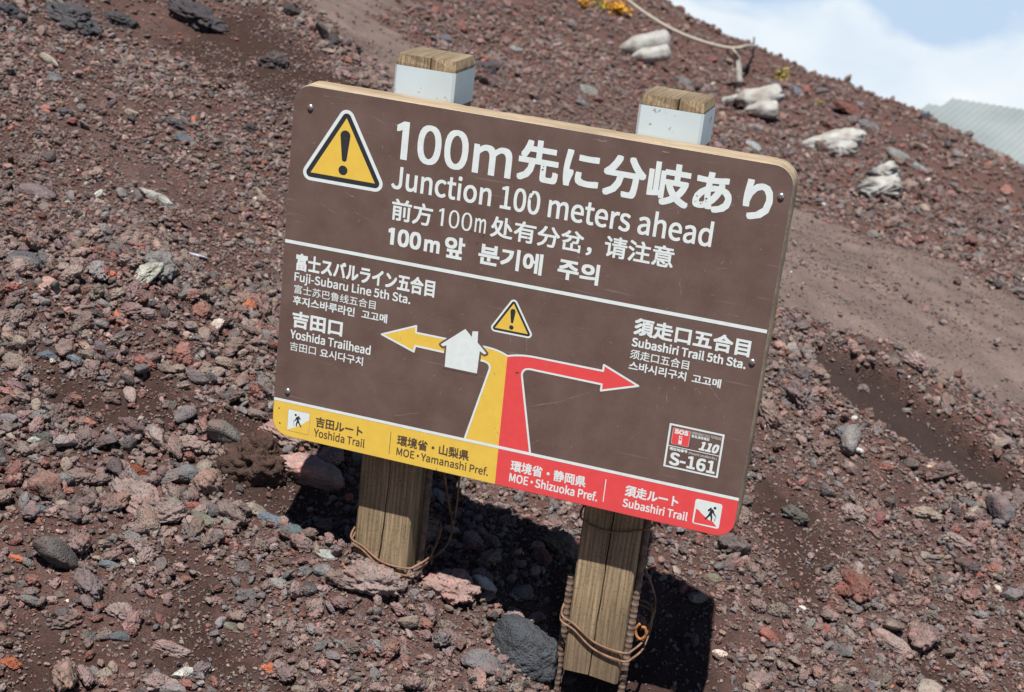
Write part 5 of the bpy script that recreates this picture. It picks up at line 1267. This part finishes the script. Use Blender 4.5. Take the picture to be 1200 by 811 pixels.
# ------------------------------------------------------------------ small plants on the far slope
def leafmat(n, c): return plain(n, c, 0.7, 0.2, 0.3, 90)
M_LY = leafmat('yellow_leaf', (0.80, 0.42, 0.03)); M_LG = leafmat('yellow_green_leaf', (0.36, 0.31, 0.04)); M_STEM = leafmat('plant_stem', (0.10, 0.09, 0.03))
def plant(u, v, w, h, nleaf, mat, lab, seed):
    p, k = hit(u, v); rs = random.Random(seed); s = k / FPX
    o = empty('alpine_plant', tuple(p)); tag(o, lab, 'plant', 'low plants on the far slope')
    vs_, fs, sv, sf = [], [], [], []
    for i in range(nleaf):
        q = Vector((rs.gauss(0, .33) * w * s, rs.gauss(0, .2) * w * s, abs(rs.gauss(.35, .3)) * h * s))
        d_ = Vector((rs.uniform(-1, 1), rs.uniform(-1, 1), rs.uniform(-.2, .9))).normalized(); a = d_.cross(Vector((0, 0, 1))).normalized() * rs.uniform(.6, 1.1) * 2.3 * s; l = d_ * rs.uniform(3.0, 5.5) * s
        o_ = len(vs_); vs_ += [q - l * .5, q + a - l * .1, q + l * .5 + Vector((0, 0, -.4 * s)), q - a - l * .1]; fs.append([o_, o_ + 1, o_ + 2, o_ + 3])
        if i % 4 == 0:
            o_ = len(sv); e = Vector((.35 * s, 0, 0)); e2 = Vector((0, .35 * s, 0)); b = Vector((q.x * .3, q.y * .3, -.01))
            sv += [b - e, b + e, b + e2, q]; sf += [[o_, o_ + 1, o_ + 3], [o_ + 1, o_ + 2, o_ + 3], [o_ + 2, o_, o_ + 3]]
    link('leaves', mesh('leaves', vs_, fs), o, mat); link('stems', mesh('stems', sv, sf), o, M_STEM)
    return o
plant(722, 16, 26, 18, 260, M_LY, 'orange yellow plant clump right of a smaller one at the top edge', 1)
plant(683, 10, 11, 16, 110, M_LY, 'small orange yellow plant leftmost at the top edge', 2)
plant(701, 10, 15, 8, 80, M_LG, 'yellow green plant between two orange yellow ones at the top edge', 3)
plant(914, 92, 13, 14, 60, M_LG, 'yellow green sprig above the greyish sandbag with a dark fold', 4)
plant(962, 123, 8, 7, 30, M_LG, 'tiny yellow green sprig on the far slope near the crest', 5)

# ------------------------------------------------------------------ mountain hut behind the crest
def roof_material():
    mt, nt, b = newmat('pale_green_roof_metal', 0.55, 0.4)
    g = N(nt, 'ShaderNodeNewGeometry'); n = N(nt, 'ShaderNodeTexNoise', Scale=1.3, Detail=5.0); L(nt, g.outputs['Position'], n.inputs['Vector'])
    L(nt, mixc(nt, ramp(nt, n.outputs['Fac'], [(0.35, 0.0), (0.65, 1.0)]), (0.215, 0.245, 0.243), (0.27, 0.30, 0.298)), b.inputs['Base Color'])
    return mt
M_ROOF = roof_material(); M_FASCIA = plain('fascia', (0.36, 0.35, 0.32), 0.7, 0.2); M_HUT = plain('hut_board', (0.14, 0.10, 0.075), 0.8, 0.2)
DH = 24.0
E1 = Vector(at(1115.5, 115.5, DH))                       # left end of the ridge
hut = empty('mountain_hut', (E1.x + 4, E1.y, E1.z - 5)); tag(hut, 'mountain hut with a pale green ribbed metal roof behind the crest', 'hut')
HO = Vector(hut.location)
def roof_plane(name, x0, x1, yr, zr, run, drop, pitch, mat, parent, side=0.0):
    """ribbed sheet: ridge at (yr, zr), falling towards the viewer"""
    vs_, fs = [], []; n = int((x1 - x0) / pitch); xs = []
    for i in range(n):
        x = x0 + i * pitch; xs += [(x, 0), (x + pitch * .16, .014), (x + pitch * .30, .014), (x + pitch * .46, 0)]
    xs.append((x1, 0))
    for t in (0, 1):
        for x, e in xs: vs_.append(Vector((x - side * t, yr - run * t, zr - drop * t + e)) - HO)
    for t in (0, 1):
        for x, e in xs: vs_.append(Vector((x - side * t, yr - run * t, zr - drop * t - 0.05)) - HO)
    m_ = len(xs)
    for i in range(m_ - 1): fs += [[i, i + 1, m_ + i + 1, m_ + i], [2 * m_ + i, 3 * m_ + i, 3 * m_ + i + 1, 2 * m_ + i + 1], [m_ + i, m_ + i + 1, 3 * m_ + i + 1, 3 * m_ + i], [i, 2 * m_ + i, 2 * m_ + i + 1, i + 1]]
    fs += [[0, m_, 3 * m_, 2 * m_], [m_ - 1, 3 * m_ - 1 - 0, 4 * m_ - 1, 2 * m_ - 1]]
    return link(name, mesh(name, vs_, fs), parent, mat)
RUN, DROP = 2.4, 0.95
roof_plane('roof', E1.x, E1.x + 9.0, E1.y, E1.z, RUN, DROP, 0.10, M_ROOF, hut, 1.1)
roof_plane('rear_roof', E1.x + 0.05, E1.x + 9.0, E1.y + 0.06, E1.z - 0.02, -RUN, DROP, 0.30, M_ROOF, hut)
E2 = Vector(at(1087.5, 122.0, DH + 0.8))
roof_plane('annex_roof', E2.x, E1.x + 0.6, E2.y, E2.z, 1.6, 0.63, 0.10, M_ROOF, hut, 0.75)
def box(name, x0, x1, y0, y1, z0, z1, mat, parent):
    v = [Vector((x, y, z)) - HO for z in (z0, z1) for x, y in ((x0, y0), (x1, y0), (x1, y1), (x0, y1))]
    return link(name, mesh(name, v, [[3, 2, 1, 0], [4, 5, 6, 7], [0, 1, 5, 4], [1, 2, 6, 5], [2, 3, 7, 6], [3, 0, 4, 7]]), parent, mat)
box('fascia', E1.x - 1.1, E1.x + 7.9, E1.y - RUN + 0.02, E1.y - RUN + 0.08, E1.z - DROP - 0.30, E1.z - DROP - 0.06, M_FASCIA, hut)
box('wall', E1.x + 0.9, E1.x + 8.7, E1.y - RUN + 0.5, E1.y + RUN - 0.4, E1.z - 6, E1.z - DROP - 0.07, M_HUT, hut)
box('annex_wall', E2.x + 0.3, E1.x + 0.35, E2.y - 1.2, E2.y + 0.2, E2.z - 6, E2.z - 0.7, M_HUT, hut)
